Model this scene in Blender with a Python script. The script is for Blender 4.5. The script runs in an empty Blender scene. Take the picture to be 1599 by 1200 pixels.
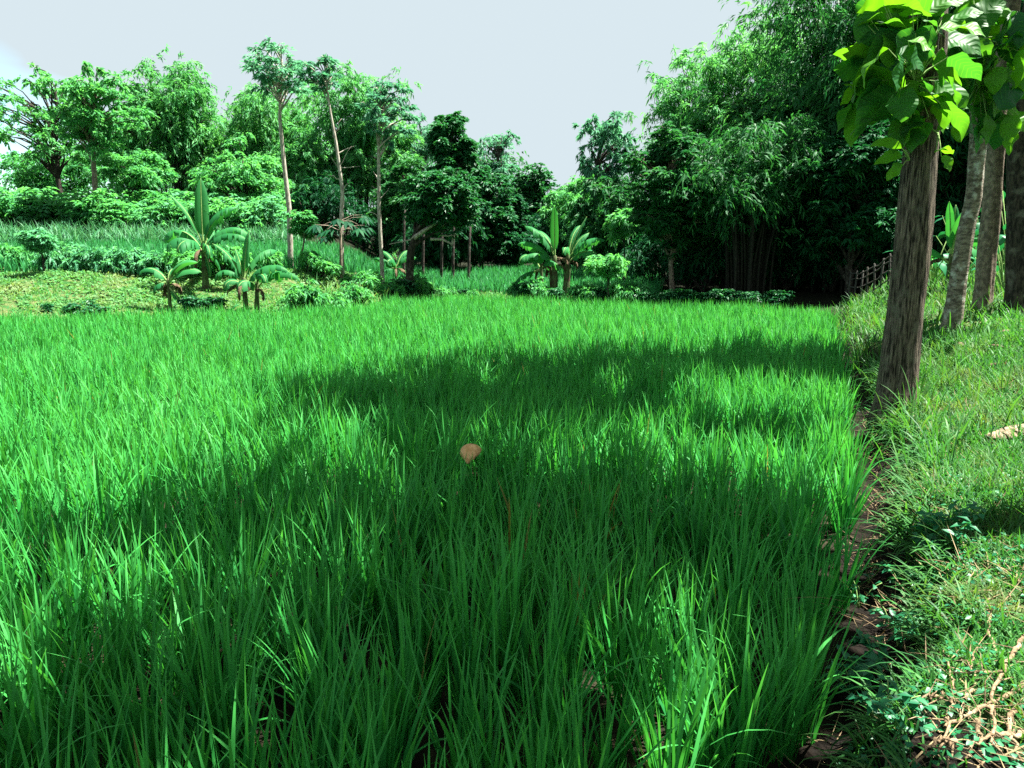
import bpy, math, random
import numpy as np
from mathutils import Vector

# ------------------------------------------------------------------ scene, camera, sky, sun
SC = bpy.context.scene
COL = SC.collection
R = math.radians
CAM_Z = 2.0
PITCH = R(9.9)
FPX = 1208.0                      # focal length in pixels of a 1599 px wide frame

cd = bpy.data.cameras.new("camera")
cd.sensor_width = 36.0
cd.lens = 36.0 * FPX / 1599.0
cd.clip_start = 0.05
cd.clip_end = 3000.0
cam = bpy.data.objects.new("camera", cd)
COL.objects.link(cam)
cam.location = (0, 0, CAM_Z)
cam.rotation_euler = (R(90) - PITCH, 0, 0)
SC.camera = cam

SUN_EL, SUN_AZ = R(66), R(12)     # azimuth measured from +x towards +y
sun_dir = Vector((math.cos(SUN_EL) * math.cos(SUN_AZ), math.cos(SUN_EL) * math.sin(SUN_AZ), math.sin(SUN_EL)))
sl = bpy.data.lights.new("sun", 'SUN')
sl.energy = 5.0
sl.angle = R(0.5)
sl.color = (1.0, 0.96, 0.88)
sun = bpy.data.objects.new("sun", sl)
COL.objects.link(sun)
sun.rotation_euler = (-sun_dir).to_track_quat('-Z', 'Y').to_euler()

world = bpy.data.worlds.new("World")
SC.world = world
world.use_nodes = True
wn, wl = world.node_tree.nodes, world.node_tree.links
wn.clear()
wout = wn.new("ShaderNodeOutputWorld")
wbg = wn.new("ShaderNodeBackground")
wsky = wn.new("ShaderNodeTexSky")
wsky.sky_type = 'NISHITA'
wsky.sun_disc = False
wsky.sun_elevation = SUN_EL
wsky.sun_rotation = R(90) - SUN_AZ
wsky.air_density = 1.0
wsky.dust_density = 1.0
# thin bright cloud over most of the sky, open blue towards the low left
wtc = wn.new("ShaderNodeTexCoord")
wmap = wn.new("ShaderNodeMapping")
wmap.inputs['Scale'].default_value = (1.3, 1.3, 3.2)
wnoise = wn.new("ShaderNodeTexNoise")
wnoise.inputs['Scale'].default_value = 1.6
wnoise.inputs['Detail'].default_value = 5
wnoise.inputs['Roughness'].default_value = 0.5
wramp = wn.new("ShaderNodeMapRange")
wramp.inputs['From Min'].default_value = 0.42
wramp.inputs['From Max'].default_value = 0.60
wramp.inputs['To Min'].default_value = 0.0
wramp.inputs['To Max'].default_value = 1.0
wsep = wn.new("ShaderNodeSeparateXYZ")
whor = wn.new("ShaderNodeMath"); whor.operation = 'MULTIPLY_ADD'
whor.inputs[1].default_value = 2.0; whor.inputs[2].default_value = 0.17
wadd = wn.new("ShaderNodeMath"); wadd.operation = 'ADD'
wlft = wn.new("ShaderNodeMath"); wlft.operation = 'MULTIPLY_ADD'
wlft.inputs[1].default_value = 0.8; wlft.inputs[2].default_value = 0.0
wadd2 = wn.new("ShaderNodeMath"); wadd2.operation = 'ADD'
wmix = wn.new("ShaderNodeMixRGB")
wmix.inputs[2].default_value = (1.08, 1.255, 1.345, 1)      # cloud radiance before the 0.1 strength
wl.new(wtc.outputs['Generated'], wmap.inputs[0])
wl.new(wtc.outputs['Generated'], wsep.inputs[0])
wl.new(wmap.outputs[0], wnoise.inputs[0])
wl.new(wsep.outputs['Z'], whor.inputs[0])
wl.new(wsep.outputs['X'], wlft.inputs[0])
wl.new(wnoise.outputs['Fac'], wadd.inputs[0])
wl.new(whor.outputs[0], wadd.inputs[1])
wl.new(wadd.outputs[0], wadd2.inputs[0])
wl.new(wlft.outputs[0], wadd2.inputs[1])
wl.new(wadd2.outputs[0], wramp.inputs['Value'])
wl.new(wramp.outputs[0], wmix.inputs[0])
wdim = wn.new("ShaderNodeMixRGB"); wdim.blend_type = 'MULTIPLY'; wdim.inputs[0].default_value = 1
wdim.inputs[2].default_value = (.48, .60, .54, 1)            # clear sky below the cloud's strength
wl.new(wsky.outputs[0], wdim.inputs[1])
wl.new(wdim.outputs[0], wmix.inputs[1])
wl.new(wmix.outputs[0], wbg.inputs[0])
wbg.inputs[1].default_value = 0.1
wl.new(wbg.outputs[0], wout.inputs[0])

SC.view_settings.view_transform = 'Standard'
SC.view_settings.look = 'None'
SC.view_settings.gamma = 1.0
SC.view_settings.use_curve_mapping = False
SC.view_settings.exposure = 2.7

SC.render.engine = 'CYCLES'
SC.cycles.max_bounces = 6
SC.cycles.diffuse_bounces = 3
SC.cycles.glossy_bounces = 2
SC.cycles.transmission_bounces = 4
SC.cycles.use_denoising = False
SC.cycles.sample_clamp_indirect = 6.0

# ------------------------------------------------------------------ helpers
rs = np.random.RandomState(11)


def at(u, v, d):
    """world point at forward distance d on the line of sight through photo pixel (u, v)"""
    a = (u - 799.5) / FPX
    b = (600.0 - v) / FPX
    y = math.cos(PITCH) + b * math.sin(PITCH)
    z = -math.sin(PITCH) + b * math.cos(PITCH)
    k = d / y
    return np.array([a * k, d, CAM_Z + z * k])


def sstep(a, b, x):
    t = np.clip((x - a) / (b - a), 0, 1)
    return t * t * (3 - 2 * t)


_perm = np.random.RandomState(5).rand(64, 64)


def vnoise(x, y):
    """value noise, 0..1"""
    x = np.asarray(x, float); y = np.asarray(y, float)
    xi = np.floor(x).astype(int); yi = np.floor(y).astype(int)
    fx = x - xi; fy = y - yi
    fx = fx * fx * (3 - 2 * fx); fy = fy * fy * (3 - 2 * fy)
    g = lambda i, j: _perm[i % 64, j % 64]
    return (g(xi, yi) * (1 - fx) + g(xi + 1, yi) * fx) * (1 - fy) + (g(xi, yi + 1) * (1 - fx) + g(xi + 1, yi + 1) * fx) * fy


def fbm(x, y, o=3):
    s = 0; a = 0.5
    for k in range(o):
        s = s + a * vnoise(x * 2 ** k + 7.3 * k, y * 2 ** k + 3.1 * k); a *= 0.5
    return s


# ---- lie of the land
T_F = np.array([-1.6, -.9, -.66, -.45, -.29, -.19, -.13, -.066, 0, .08, .17, .29, .41, .6, 1.6])
Y_F = np.array([18.5, 18.8, 19.3, 20.5, 21.2, 23.5, 26.6, 28.2, 27.0, 25.4, 24.2, 23.2, 21.2, 20, 18])
LX = np.array([-50, 0, 0.3, 3.4, 4.6, 13, 16, 22, 40, 90, 600]); LZ = np.array([0, 0, .18, 1.2, 1.3, 2.0, 2.5, 3.0, 3.7, 5.5, 8])
MX = np.array([-50, 0, 0.6, 2, 14, 40, 90, 600]); MZ = np.array([0, 0, .25, .34, 1.0, 1.9, 4.5, 8])
RX = np.array([-50, 0, .8, 3, 40, 90, 600]); RZ = np.array([0, 0, .22, .4, 2.0, 4.5, 8])


EDGE_Y = [-6, -1.5, .5, 1.5, 2.3, 3.2, 4, 6, 9, 14, 19, 30, 300]
EDGE_X = [-4, -2.6, -.7, .42, .85, 1.45, 1.92, 2.85, 4.12, 6.1, 8.0, 12.4, 130]


def edge_x(y):
    """inner edge of the paddy on the right"""
    return np.interp(y, EDGE_Y, EDGE_X) + 0.07 * np.sin(y * 2.3) + .04 * np.sin(y * 6.1 + 1)


def far_s(x, y):
    t = x / np.maximum(y, 0.5)
    return y - np.interp(t, T_F, Y_F)


def ground(x, y, fine=True):
    x = np.asarray(x, float); y = np.asarray(y, float)
    t = x / np.maximum(y, 0.5)
    s = far_s(x, y)
    wl_ = 1 - sstep(-.24, -.13, t); wr_ = sstep(.05, .2, t)
    zf = np.interp(s, LX, LZ) * wl_ + np.interp(s, MX, MZ) * (1 - wl_) * (1 - wr_) + np.interp(s, RX, RZ) * wr_
    sr = (x - edge_x(y))
    zr = sstep(0.05, 0.55, sr) * 0.34 + np.clip(sr - .4, 0, 12) * 0.06 + sstep(0.2, 2.0, sr) * 0.05 * np.clip(y - 3, 0, 14)
    z = np.maximum(zf, zr)
    if fine:
        land = sstep(0.0, 0.5, np.maximum(s, sr))
        z = z + (fbm(x * 0.8, y * 0.8) - .45) * 0.22 * land
        z = z + (fbm(x * 6, y * 6) - .45) * (0.03 + 0.07 * sstep(0, .15, sr) * (1 - sstep(.3, .9, sr)))
    return z


def gz(x, y):
    return float(ground(np.array([x]), np.array([y]))[0])


def mesh_obj(name, V, Fq=None, Ft=None, mat=None, parent=None, lv=None, smooth=True, extra=None):
    """V (n,3); Fq (m,4) quads; Ft (k,3) triangles, one mesh object"""
    V = np.asarray(V, np.float32)
    me = bpy.data.meshes.new(name)
    me.vertices.add(len(V)); me.vertices.foreach_set("co", V.ravel())
    idx = []; tot = []
    if Fq is not None and len(Fq):
        Fq = np.asarray(Fq, np.int32); idx.append(Fq.ravel()); tot.append(np.full(len(Fq), 4, np.int32))
    if Ft is not None and len(Ft):
        Ft = np.asarray(Ft, np.int32); idx.append(Ft.ravel()); tot.append(np.full(len(Ft), 3, np.int32))
    idx = np.concatenate(idx); tot = np.concatenate(tot)
    me.loops.add(len(idx)); me.loops.foreach_set("vertex_index", idx)
    st = np.concatenate([[0], np.cumsum(tot)[:-1]]).astype(np.int32)
    me.polygons.add(len(tot)); me.polygons.foreach_set("loop_start", st); me.polygons.foreach_set("loop_total", tot)
    me.polygons.foreach_set("use_smooth", np.full(len(tot), smooth, bool))
    if lv is not None:
        a = me.attributes.new("lv", 'FLOAT', 'POINT'); a.data.foreach_set("value", np.asarray(lv, np.float32))
    for k, arr in (extra or {}).items():
        a = me.attributes.new(k, 'FLOAT', 'POINT'); a.data.foreach_set("value", np.asarray(arr, np.float32))
    me.update(calc_edges=True)
    if mat: me.materials.append(mat)
    o = bpy.data.objects.new(name, me)
    COL.objects.link(o)
    if parent is not None: o.parent = parent
    return o


class MB:
    """collects pieces for ONE mesh"""
    def __init__(self):
        self.V = []; self.Q = []; self.T = []; self.L = []; self.E = []; self.n = 0

    def add(self, V, Q=None, T=None, lv=None, e=None):
        V = np.asarray(V, float).reshape(-1, 3)
        if Q is not None and len(Q): self.Q.append(np.asarray(Q) + self.n)
        if T is not None and len(T): self.T.append(np.asarray(T) + self.n)
        self.V.append(V); self.L.append(np.zeros(len(V)) + (0.5 if lv is None else lv))
        self.E.append(np.zeros(len(V)) + (0 if e is None else e))
        self.n += len(V)

    def tube(self, P, r, sides=7, lv=None, cap=True, rough=0.0, rnd=None):
        P = np.asarray(P, float); n = len(P); r = np.zeros(n) + r
        Tn = np.gradient(P, axis=0); Tn /= np.linalg.norm(Tn, axis=1)[:, None] + 1e-9
        ref = np.array([0.31, 0.95, 0.05]) if abs(Tn[0, 2]) > .5 else np.array([0.02, 0.1, 1.0])
        A = np.cross(Tn, ref); A /= np.linalg.norm(A, axis=1)[:, None] + 1e-9
        B = np.cross(Tn, A)
        ph = np.linspace(0, 2 * np.pi, sides, endpoint=False)
        rr = r[:, None] * np.ones((1, sides))
        if rough: rr = rr * (1 + rough * ((rnd or rs).rand(n, sides) - .5))
        V = P[:, None] + rr[..., None] * (np.cos(ph)[None, :, None] * A[:, None] + np.sin(ph)[None, :, None] * B[:, None])
        i = np.arange(n - 1)[:, None] * sides; j = np.arange(sides)[None]; j2 = (j + 1) % sides
        Q = np.stack([i + j, i + j2, i + sides + j2, i + sides + j], -1).reshape(-1, 4)
        V = V.reshape(-1, 3)
        T = None
        if cap:
            c = len(V); V = np.vstack([V, P[-1] + Tn[-1] * r[-1] * .6])
            b = (n - 1) * sides
            T = [[b + k, b + (k + 1) % sides, c] for k in range(sides)]
        self.add(V, Q, T, lv)

    def build(self, name, mat, parent=None, smooth=True):
        V = np.vstack(self.V)
        if parent is not None: V = V - np.array(parent.location)
        return mesh_obj(name, V, np.vstack(self.Q) if self.Q else None, np.vstack(self.T) if self.T else None, mat, parent,
                        np.concatenate(self.L), smooth, {"ev": np.concatenate(self.E)})


def unit(a):
    return a / (np.linalg.norm(a, axis=-1, keepdims=True) + 1e-9)


def leaves(mb, P, D, N, L, W, rnd, fold=.15, bend=0.25, lv=None):
    """pointed leaves: base P, direction D, face normal N; two bent quads each"""
    n = len(P); D = unit(D); S = unit(np.cross(D, N)); N = unit(np.cross(S, D))
    L = (np.zeros(n) + L)[:, None]; W = (np.zeros(n) + W)[:, None]
    up = N * W * fold
    dn = np.array([0, 0, -1.0]) * L * bend
    M = P + D * L * .45 + dn * .15
    V = np.stack([P, M + S * W * .5 + up, M, M - S * W * .5 + up, P + D * L + dn], 1).reshape(-1, 3)
    k = np.arange(n)[:, None] * 5
    T = np.concatenate([k + [[0, 1, 2]], k + [[1, 4, 2]], k + [[0, 2, 3]], k + [[2, 4, 3]]], 0)
    if lv is None: lv = rnd.rand(n)
    mb.add(V, None, T, np.repeat(lv, 5))


def quads(mb, P, D, N, L, W, rnd, bend=.2, lv=None):
    """cheap pointed leaf: one four-cornered face"""
    n = len(P); D = unit(D); S = unit(np.cross(D, N)); N = unit(np.cross(S, D))
    L = (np.zeros(n) + L)[:, None]; W = (np.zeros(n) + W)[:, None]
    dn = np.array([0, 0, -1.0]) * L * bend
    M = P + D * L * .42
    V = np.stack([P, M + S * W * .5 + N * W * .1, P + D * L + dn, M - S * W * .5 + N * W * .1], 1).reshape(-1, 3)
    Q = np.arange(n)[:, None] * 4 + np.arange(4)[None]
    if lv is None: lv = rnd.rand(n)
    mb.add(V, Q, None, np.repeat(lv, 4))


def blades(mb, P, az, lean, curl, L, W, rings, rnd, lv=None, twist=.5, prof=None):
    """grass blades: strips that lean and arch over"""
    n = len(P)
    s = np.linspace(0, 1, rings + 1)
    th = lean[:, None] + curl[:, None] * s[None] ** 1.6
    ds = L[:, None] / rings
    h = np.concatenate([np.zeros((n, 1)), np.cumsum(np.sin(th[:, 1:]) * ds, 1)], 1)
    z = np.concatenate([np.zeros((n, 1)), np.cumsum(np.cos(th[:, 1:]) * ds, 1)], 1)
    C = np.stack([P[:, :1] + h * np.cos(az)[:, None], P[:, 1:2] + h * np.sin(az)[:, None], P[:, 2:] + z], -1)
    fa = az + np.pi / 2 + (rnd.rand(n) - .5) * 2 * twist
    fa2 = fa[:, None] + s[None] * ((rnd.rand(n) - .5) * 1.2)[:, None]
    S = np.stack([np.cos(fa2), np.sin(fa2), 0 * fa2], -1)
    w = (np.interp(s, [0, .15, .45, .8, 1], [.55, .85, 1, .62, .04]) if prof is None else np.interp(s, *prof))[None] * W[:, None] * .5
    V = np.stack([C - S * w[..., None], C + S * w[..., None]], 2).reshape(-1, 3)
    b = np.arange(n)[:, None] * (2 * (rings + 1)) + (np.arange(rings) * 2)[None]
    Q = np.stack([b, b + 1, b + 3, b + 2], -1).reshape(-1, 4)
    if lv is None: lv = rnd.rand(n)
    mb.add(V, Q, None, np.repeat(lv, 2 * (rings + 1)), np.tile(np.repeat(s, 2), n))


def tag(o, label=None, cat=None, group=None, kind=None):
    if label: o["label"] = label
    if cat: o["category"] = cat
    if group: o["group"] = group
    if kind: o["kind"] = kind
    return o


def thing(name, loc, label, cat, group=None):
    o = bpy.data.objects.new(name, None)
    o.empty_display_size = .2
    COL.objects.link(o)
    o.location = [float(c) for c in loc]
    return tag(o, label, cat, group)


def copy_thing(root, loc, rz=0.0, sc=1.0, label=None):
    c = root.copy(); COL.objects.link(c)
    c.location = [float(k) for k in loc]; c.rotation_euler = (0, 0, rz); c.scale = (sc, sc, sc)
    if label: c["label"] = label
    for ch in list(root.children):
        k = ch.copy(); COL.objects.link(k); k.parent = c
        for g in list(ch.children):
            m = g.copy(); COL.objects.link(m); m.parent = k
    return c


# ------------------------------------------------------------------ materials
def newmat(name):
    m = bpy.data.materials.new(name); m.use_nodes = True
    n = m.node_tree.nodes; n.clear()
    return m, n, m.node_tree.links


def leaf_mat(name, c1, c2, trans=0.35, tcol=None, rough=0.45, spec=0.35, tip=None, patch=None, pscale=.6, veins=0, dead=None):
    """leaf colour varies from leaf to leaf, from plant to plant and, for tip, from base to tip"""
    m, n, l = newmat(name)
    out = n.new("ShaderNodeOutputMaterial"); at_ = n.new("ShaderNodeAttribute"); at_.attribute_name = "lv"
    oi = n.new("ShaderNodeObjectInfo")
    mx = n.new("ShaderNodeMixRGB"); mx.inputs[1].default_value = (*c1, 1); mx.inputs[2].default_value = (*c2, 1)
    ad = n.new("ShaderNodeMath"); ad.operation = 'MULTIPLY_ADD'; ad.inputs[1].default_value = .35
    sb = n.new("ShaderNodeMath"); sb.operation = 'SUBTRACT'; sb.inputs[1].default_value = .17; sb.use_clamp = True
    l.new(oi.outputs['Random'], ad.inputs[0]); l.new(at_.outputs['Fac'], ad.inputs[2]); l.new(ad.outputs[0], sb.inputs[0])
    l.new(sb.outputs[0], mx.inputs[0])
    col = mx.outputs[0]
    if patch:
        ge = n.new("ShaderNodeNewGeometry")
        no = n.new("ShaderNodeTexNoise"); no.inputs['Scale'].default_value = pscale; no.inputs['Detail'].default_value = 3
        l.new(ge.outputs['Position'], no.inputs['Vector'])
        mr = n.new("ShaderNodeMapRange"); mr.inputs['From Min'].default_value = .5; mr.inputs['From Max'].default_value = .72
        mr.inputs['To Max'].default_value = .75
        l.new(no.outputs['Fac'], mr.inputs['Value'])
        m2 = n.new("ShaderNodeMixRGB"); m2.inputs[2].default_value = (*patch, 1)
        l.new(mr.outputs[0], m2.inputs[0]); l.new(col, m2.inputs[1]); col = m2.outputs[0]
    if tip:  # lighter towards the tip: sun on the blade ends put into the colour
        a2 = n.new("ShaderNodeAttribute"); a2.attribute_name = "ev"
        pw = n.new("ShaderNodeMath"); pw.operation = 'POWER'; pw.inputs[1].default_value = 3.0
        l.new(a2.outputs['Fac'], pw.inputs[0])
        m3 = n.new("ShaderNodeMixRGB"); m3.inputs[2].default_value = (*tip, 1)
        l.new(pw.outputs[0], m3.inputs[0]); l.new(col, m3.inputs[1]); col = m3.outputs[0]
    if dead:
        gt = n.new("ShaderNodeMath"); gt.operation = 'GREATER_THAN'; gt.inputs[1].default_value = .955
        l.new(at_.outputs['Fac'], gt.inputs[0])
        m5 = n.new("ShaderNodeMixRGB"); m5.inputs[2].default_value = (*dead, 1)
        l.new(gt.outputs[0], m5.inputs[0]); l.new(col, m5.inputs[1]); col = m5.outputs[0]
    pb = n.new("ShaderNodeBsdfPrincipled")
    pb.inputs['Roughness'].default_value = rough; pb.inputs['Specular IOR Level'].default_value = spec
    l.new(col, pb.inputs['Base Color'])
    if veins:
        a3 = n.new("ShaderNodeAttribute"); a3.attribute_name = "ev"
        fr = n.new("ShaderNodeMath"); fr.operation = 'PINGPONG'; fr.inputs[1].default_value = .5
        l.new(a3.outputs['Fac'], fr.inputs[0])
        bp = n.new("ShaderNodeBump"); bp.inputs['Strength'].default_value = veins; bp.inputs['Distance'].default_value = .02
        l.new(fr.outputs[0], bp.inputs['Height']); l.new(bp.outputs[0], pb.inputs['Normal'])
        vr = n.new("ShaderNodeMapRange"); vr.inputs['From Min'].default_value = .0; vr.inputs['From Max'].default_value = .09
        vr.inputs['To Min'].default_value = .35; vr.inputs['To Max'].default_value = 0
        l.new(fr.outputs[0], vr.inputs['Value'])
        m4 = n.new("ShaderNodeMixRGB"); m4.inputs[2].default_value = (c2[0] * 1.4, c2[1] * 1.2, c2[2] * 2, 1)
        l.new(vr.outputs[0], m4.inputs[0]); l.new(col, m4.inputs[1]); col = m4.outputs[0]
        l.new(col, pb.inputs['Base Color'])
    tr = n.new("ShaderNodeBsdfTranslucent")
    tc = n.new("ShaderNodeMixRGB"); tc.blend_type = 'MULTIPLY'; tc.inputs[0].default_value = 1
    tc.inputs[2].default_value = (*(tcol or (1.25, 1.2, .6)), 1)
    l.new(col, tc.inputs[1]); l.new(tc.outputs[0], tr.inputs[0])
    ms = n.new("ShaderNodeMixShader"); ms.inputs[0].default_value = trans
    l.new(pb.outputs[0], ms.inputs[1]); l.new(tr.outputs[0], ms.inputs[2]); l.new(ms.outputs[0], out.inputs[0])
    return m


def bark_mat(name, c1, c2, c3, stretch=(9, 9, 1.6), bump=.6, patch_scale=5.0, rough=.9, c3min=.55):
    m, n, l = newmat(name)
    out = n.new("ShaderNodeOutputMaterial"); pb = n.new("ShaderNodeBsdfPrincipled")
    pb.inputs['Roughness'].default_value = rough; pb.inputs['Specular IOR Level'].default_value = .15
    tc = n.new("ShaderNodeTexCoord"); mp = n.new("ShaderNodeMapping"); mp.inputs['Scale'].default_value = stretch
    no = n.new("ShaderNodeTexNoise"); no.inputs['Scale'].default_value = 4; no.inputs['Detail'].default_value = 8; no.inputs['Roughness'].default_value = .65
    l.new(tc.outputs['Object'], mp.inputs[0]); l.new(mp.outputs[0], no.inputs['Vector'])
    rp = n.new("ShaderNodeValToRGB"); e = rp.color_ramp.elements
    e[0].position = .41; e[0].color = (*c1, 1); e[1].position = .62; e[1].color = (*c2, 1)
    l.new(no.outputs['Fac'], rp.inputs[0])
    n2 = n.new("ShaderNodeTexNoise"); n2.inputs['Scale'].default_value = patch_scale; n2.inputs['Detail'].default_value = 6
    l.new(tc.outputs['Object'], n2.inputs['Vector'])
    mr = n.new("ShaderNodeMapRange"); mr.inputs['From Min'].default_value = c3min; mr.inputs['From Max'].default_value = c3min + .14
    l.new(n2.outputs['Fac'], mr.inputs['Value'])
    mx = n.new("ShaderNodeMixRGB"); mx.inputs[2].default_value = (*c3, 1)
    l.new(mr.outputs[0], mx.inputs[0]); l.new(rp.outputs[0], mx.inputs[1]); l.new(mx.outputs[0], pb.inputs['Base Color'])
    bp = n.new("ShaderNodeBump"); bp.inputs['Strength'].default_value = bump; bp.inputs['Distance'].default_value = .05
    l.new(no.outputs['Fac'], bp.inputs['Height']); l.new(bp.outputs[0], pb.inputs['Normal'])
    l.new(pb.outputs[0], out.inputs[0])
    return m


def ground_mat():
    m, n, l = newmat("soil_and_turf")
    out = n.new("ShaderNodeOutputMaterial"); pb = n.new("ShaderNodeBsdfPrincipled")
    pb.inputs['Roughness'].default_value = .95; pb.inputs['Specular IOR Level'].default_value = .1
    ge = n.new("ShaderNodeNewGeometry")

    def noise(s, d=5):
        o = n.new("ShaderNodeTexNoise"); o.inputs['Scale'].default_value = s; o.inputs['Detail'].default_value = d
        l.new(ge.outputs['Position'], o.inputs['Vector']); return o.outputs['Fac']

    def ramp(fac, a, ca, b, cb):
        r_ = n.new("ShaderNodeValToRGB"); e = r_.color_ramp.elements
        e[0].position = a; e[0].color = (*ca, 1); e[1].position = b; e[1].color = (*cb, 1)
        l.new(fac, r_.inputs[0]); return r_.outputs[0]

    mud = ramp(noise(7), .35, (.008, .008, .005), .75, (.045, .038, .02))
    soil = ramp(noise(14, 8), .35, (.0035, .0028, .002), .75, (.012, .008, .0055))
    turf = ramp(noise(4.0, 8), .40, (.022, .085, .018), .72, (.12, .13, .05))
    lit = ramp(noise(5), .3, (.004, .006, .003), .8, (.018, .02, .009))

    def mixby(attr, a, b):
        t = n.new("ShaderNodeAttribute"); t.attribute_name = attr
        x = n.new("ShaderNodeMixRGB"); l.new(t.outputs['Fac'], x.inputs[0]); l.new(a, x.inputs[1]); l.new(b, x.inputs[2]); return x.outputs[0]
    c = mixby("soil", mud, soil); c = mixby("turf", c, turf); c = mixby("litter", c, lit)
    l.new(c, pb.inputs['Base Color'])
    bp = n.new("ShaderNodeBump"); bp.inputs['Strength'].default_value = 1; bp.inputs['Distance'].default_value = .06
    l.new(noise(45, 10), bp.inputs['Height']); l.new(bp.outputs[0], pb.inputs['Normal'])
    l.new(pb.outputs[0], out.inputs[0])
    return m


M = {}
M['rice'] = leaf_mat("rice_leaf", (0.0032, 0.098, 0.025), (0.030, 0.268, 0.042), .34, (1.8, 1.5, .75), .55, .14, tip=(0.050, 0.2812, 0.054), patch=(0.0444, 0.2516, 0.04884), pscale=.35, dead=(0.148, 0.1554, 0.0444))
M['rice_far'] = leaf_mat("terrace_rice_leaf", (0.01804, 0.1558, 0.0492), (0.0328, 0.2296, 0.0697), .42, (1.4, 1.2, .7), .55, .2)
M['turf_grass'] = leaf_mat("turf_grass", (0.016, 0.096, 0.024), (0.048, 0.192, 0.032), .42, (1.4, 1.2, .5), .55, .2, patch=(0.096, 0.136, 0.04), pscale=2.2)
M['slope_grass'] = leaf_mat("slope_grass", (0.04, 0.192, 0.056), (0.104, 0.264, 0.072), .40, (1.3, 1.2, .6), .6, .2, patch=(0.192, 0.216, 0.096), pscale=.9)
M['tall_grass'] = leaf_mat("tall_grass", (0.03, 0.15, 0.065), (0.085, 0.25, 0.11), .35, (1.2, 1.2, .8), .55, .25)
M['dry_grass'] = leaf_mat("dry_grass", (0.117, 0.081, 0.045), (0.27, 0.207, 0.108), .25, (1.1, 1, .7), .7, .15)
M['herb'] = leaf_mat("herb_leaf", (0.0068, 0.102, 0.0425), (0.0187, 0.1785, 0.0595), .35, (1.3, 1.2, .6), .45, .3)
M['fresh'] = leaf_mat("fresh_leaf", (0.0396, 0.2288, 0.0792), (0.1012, 0.3696, 0.1144), .52, (1.3, 1.2, .6), .55, .25)
M['pale'] = leaf_mat("pale_leaf", (0.0425, 0.2125, 0.102), (0.102, 0.34, 0.153), .48, (1.2, 1.2, .7), .55, .25)
M['bamboo'] = leaf_mat("bamboo_leaf", (0.0387, 0.215, 0.0774), (0.1032, 0.344, 0.1075), .52, (1.3, 1.2, .6), .55, .2)
M['shade'] = leaf_mat("forest_leaf", (0.00248, 0.0434, 0.01984), (0.01116, 0.093, 0.031), .35, (1.3, 1.2, .6), .6, .12)  # darker leaf copy, the wood's shade put into its colour
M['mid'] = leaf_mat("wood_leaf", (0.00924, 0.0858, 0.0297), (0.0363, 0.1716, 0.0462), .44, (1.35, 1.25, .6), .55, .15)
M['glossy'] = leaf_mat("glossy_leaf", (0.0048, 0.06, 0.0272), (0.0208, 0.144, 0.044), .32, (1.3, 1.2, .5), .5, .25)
M['airy'] = leaf_mat("airy_leaf", (0.0414, 0.1748, 0.1104), (0.0828, 0.276, 0.1564), .48, (1.2, 1.2, .8), .55, .2)
M['banana'] = leaf_mat("banana_leaf", (0.0128, 0.128, 0.04), (0.04, 0.216, 0.06), .45, (1.35, 1.3, .45), .55, .12)
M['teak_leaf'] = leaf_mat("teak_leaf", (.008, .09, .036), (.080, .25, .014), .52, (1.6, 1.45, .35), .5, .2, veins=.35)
M['bark_teak'] = bark_mat("teak_bark", (.013, .011, .008), (.185, .15, .112), (.12, .11, .08), (13, 13, 1.1), 1.0)
M['bark_lichen'] = bark_mat("lichened_bark", (.06, .05, .038), (.20, .17, .13), (.34, .34, .29), (3, 3, 7), .35, 7.0, c3min=.53)
M['bark_grey'] = bark_mat("grey_bark", (.08, .065, .05), (.21, .17, .125), (.30, .29, .24), (4, 4, 3), .35, 9.0, c3min=.62)
M['bark_dark'] = bark_mat("dark_bark", (.010, .009, .008), (.055, .045, .036), (.09, .085, .07), (6, 6, 2), .6, 6.0)
M['bark_pale'] = bark_mat("pale_bark", (.17, .15, .12), (.38, .35, .30), (.24, .25, .19), (5, 5, 1.5), .3, 4.0)
M['banana_stem'] = bark_mat("banana_stem", (.035, .05, .02), (.09, .14, .05), (.05, .036, .022), (8, 8, 1.0), .4, 4.0, c3min=.48)
M['rib'] = bark_mat("leaf_rib", (.12, .22, .06), (.2, .3, .1), (.2, .3, .1), (5, 5, 5), .1)
M['root'] = bark_mat("bare_root", (.08, .055, .03), (.25, .18, .105), (.30, .235, .15), (14, 14, 14), .5, 12.0)
M['bamboo_cane'] = bark_mat("weathered_cane", (0.025, 0.025, 0.0225), (0.065, 0.0625, 0.055), (0.04, 0.035, 0.025), (8, 8, 2), .3)
M['dry_leaf'] = bark_mat("dry_leaf", (0.40, 0.22, 0.085), (0.58, 0.36, 0.17), (0.30, 0.16, 0.07), (5, 5, 5), .3, 9.0, rough=.7)  # tan leaf, base paled to carry a sun fleck
M['dry_leaf_grey'] = bark_mat("grey_dry_leaf", (.09, .065, .04), (.26, .20, .135), (.07, .045, .025), (12, 4, 4), .5, 14.0, rough=.8, c3min=.6)
M['cane_dark'] = bark_mat("shaded_cane", (.008, .009, .007), (.028, .028, .02), (.015, .018, .012), (8, 8, 2), .3)  # darker copy of the cane, the groves' shade put into its colour
M['dead_leaf'] = bark_mat("withered_leaf", (.035, .026, .015), (.11, .08, .045), (.07, .05, .03), (6, 6, 6), .3, 8.0)
M['ground'] = ground_mat()

ROOT_XY = (1.36, 2.35)

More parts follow.
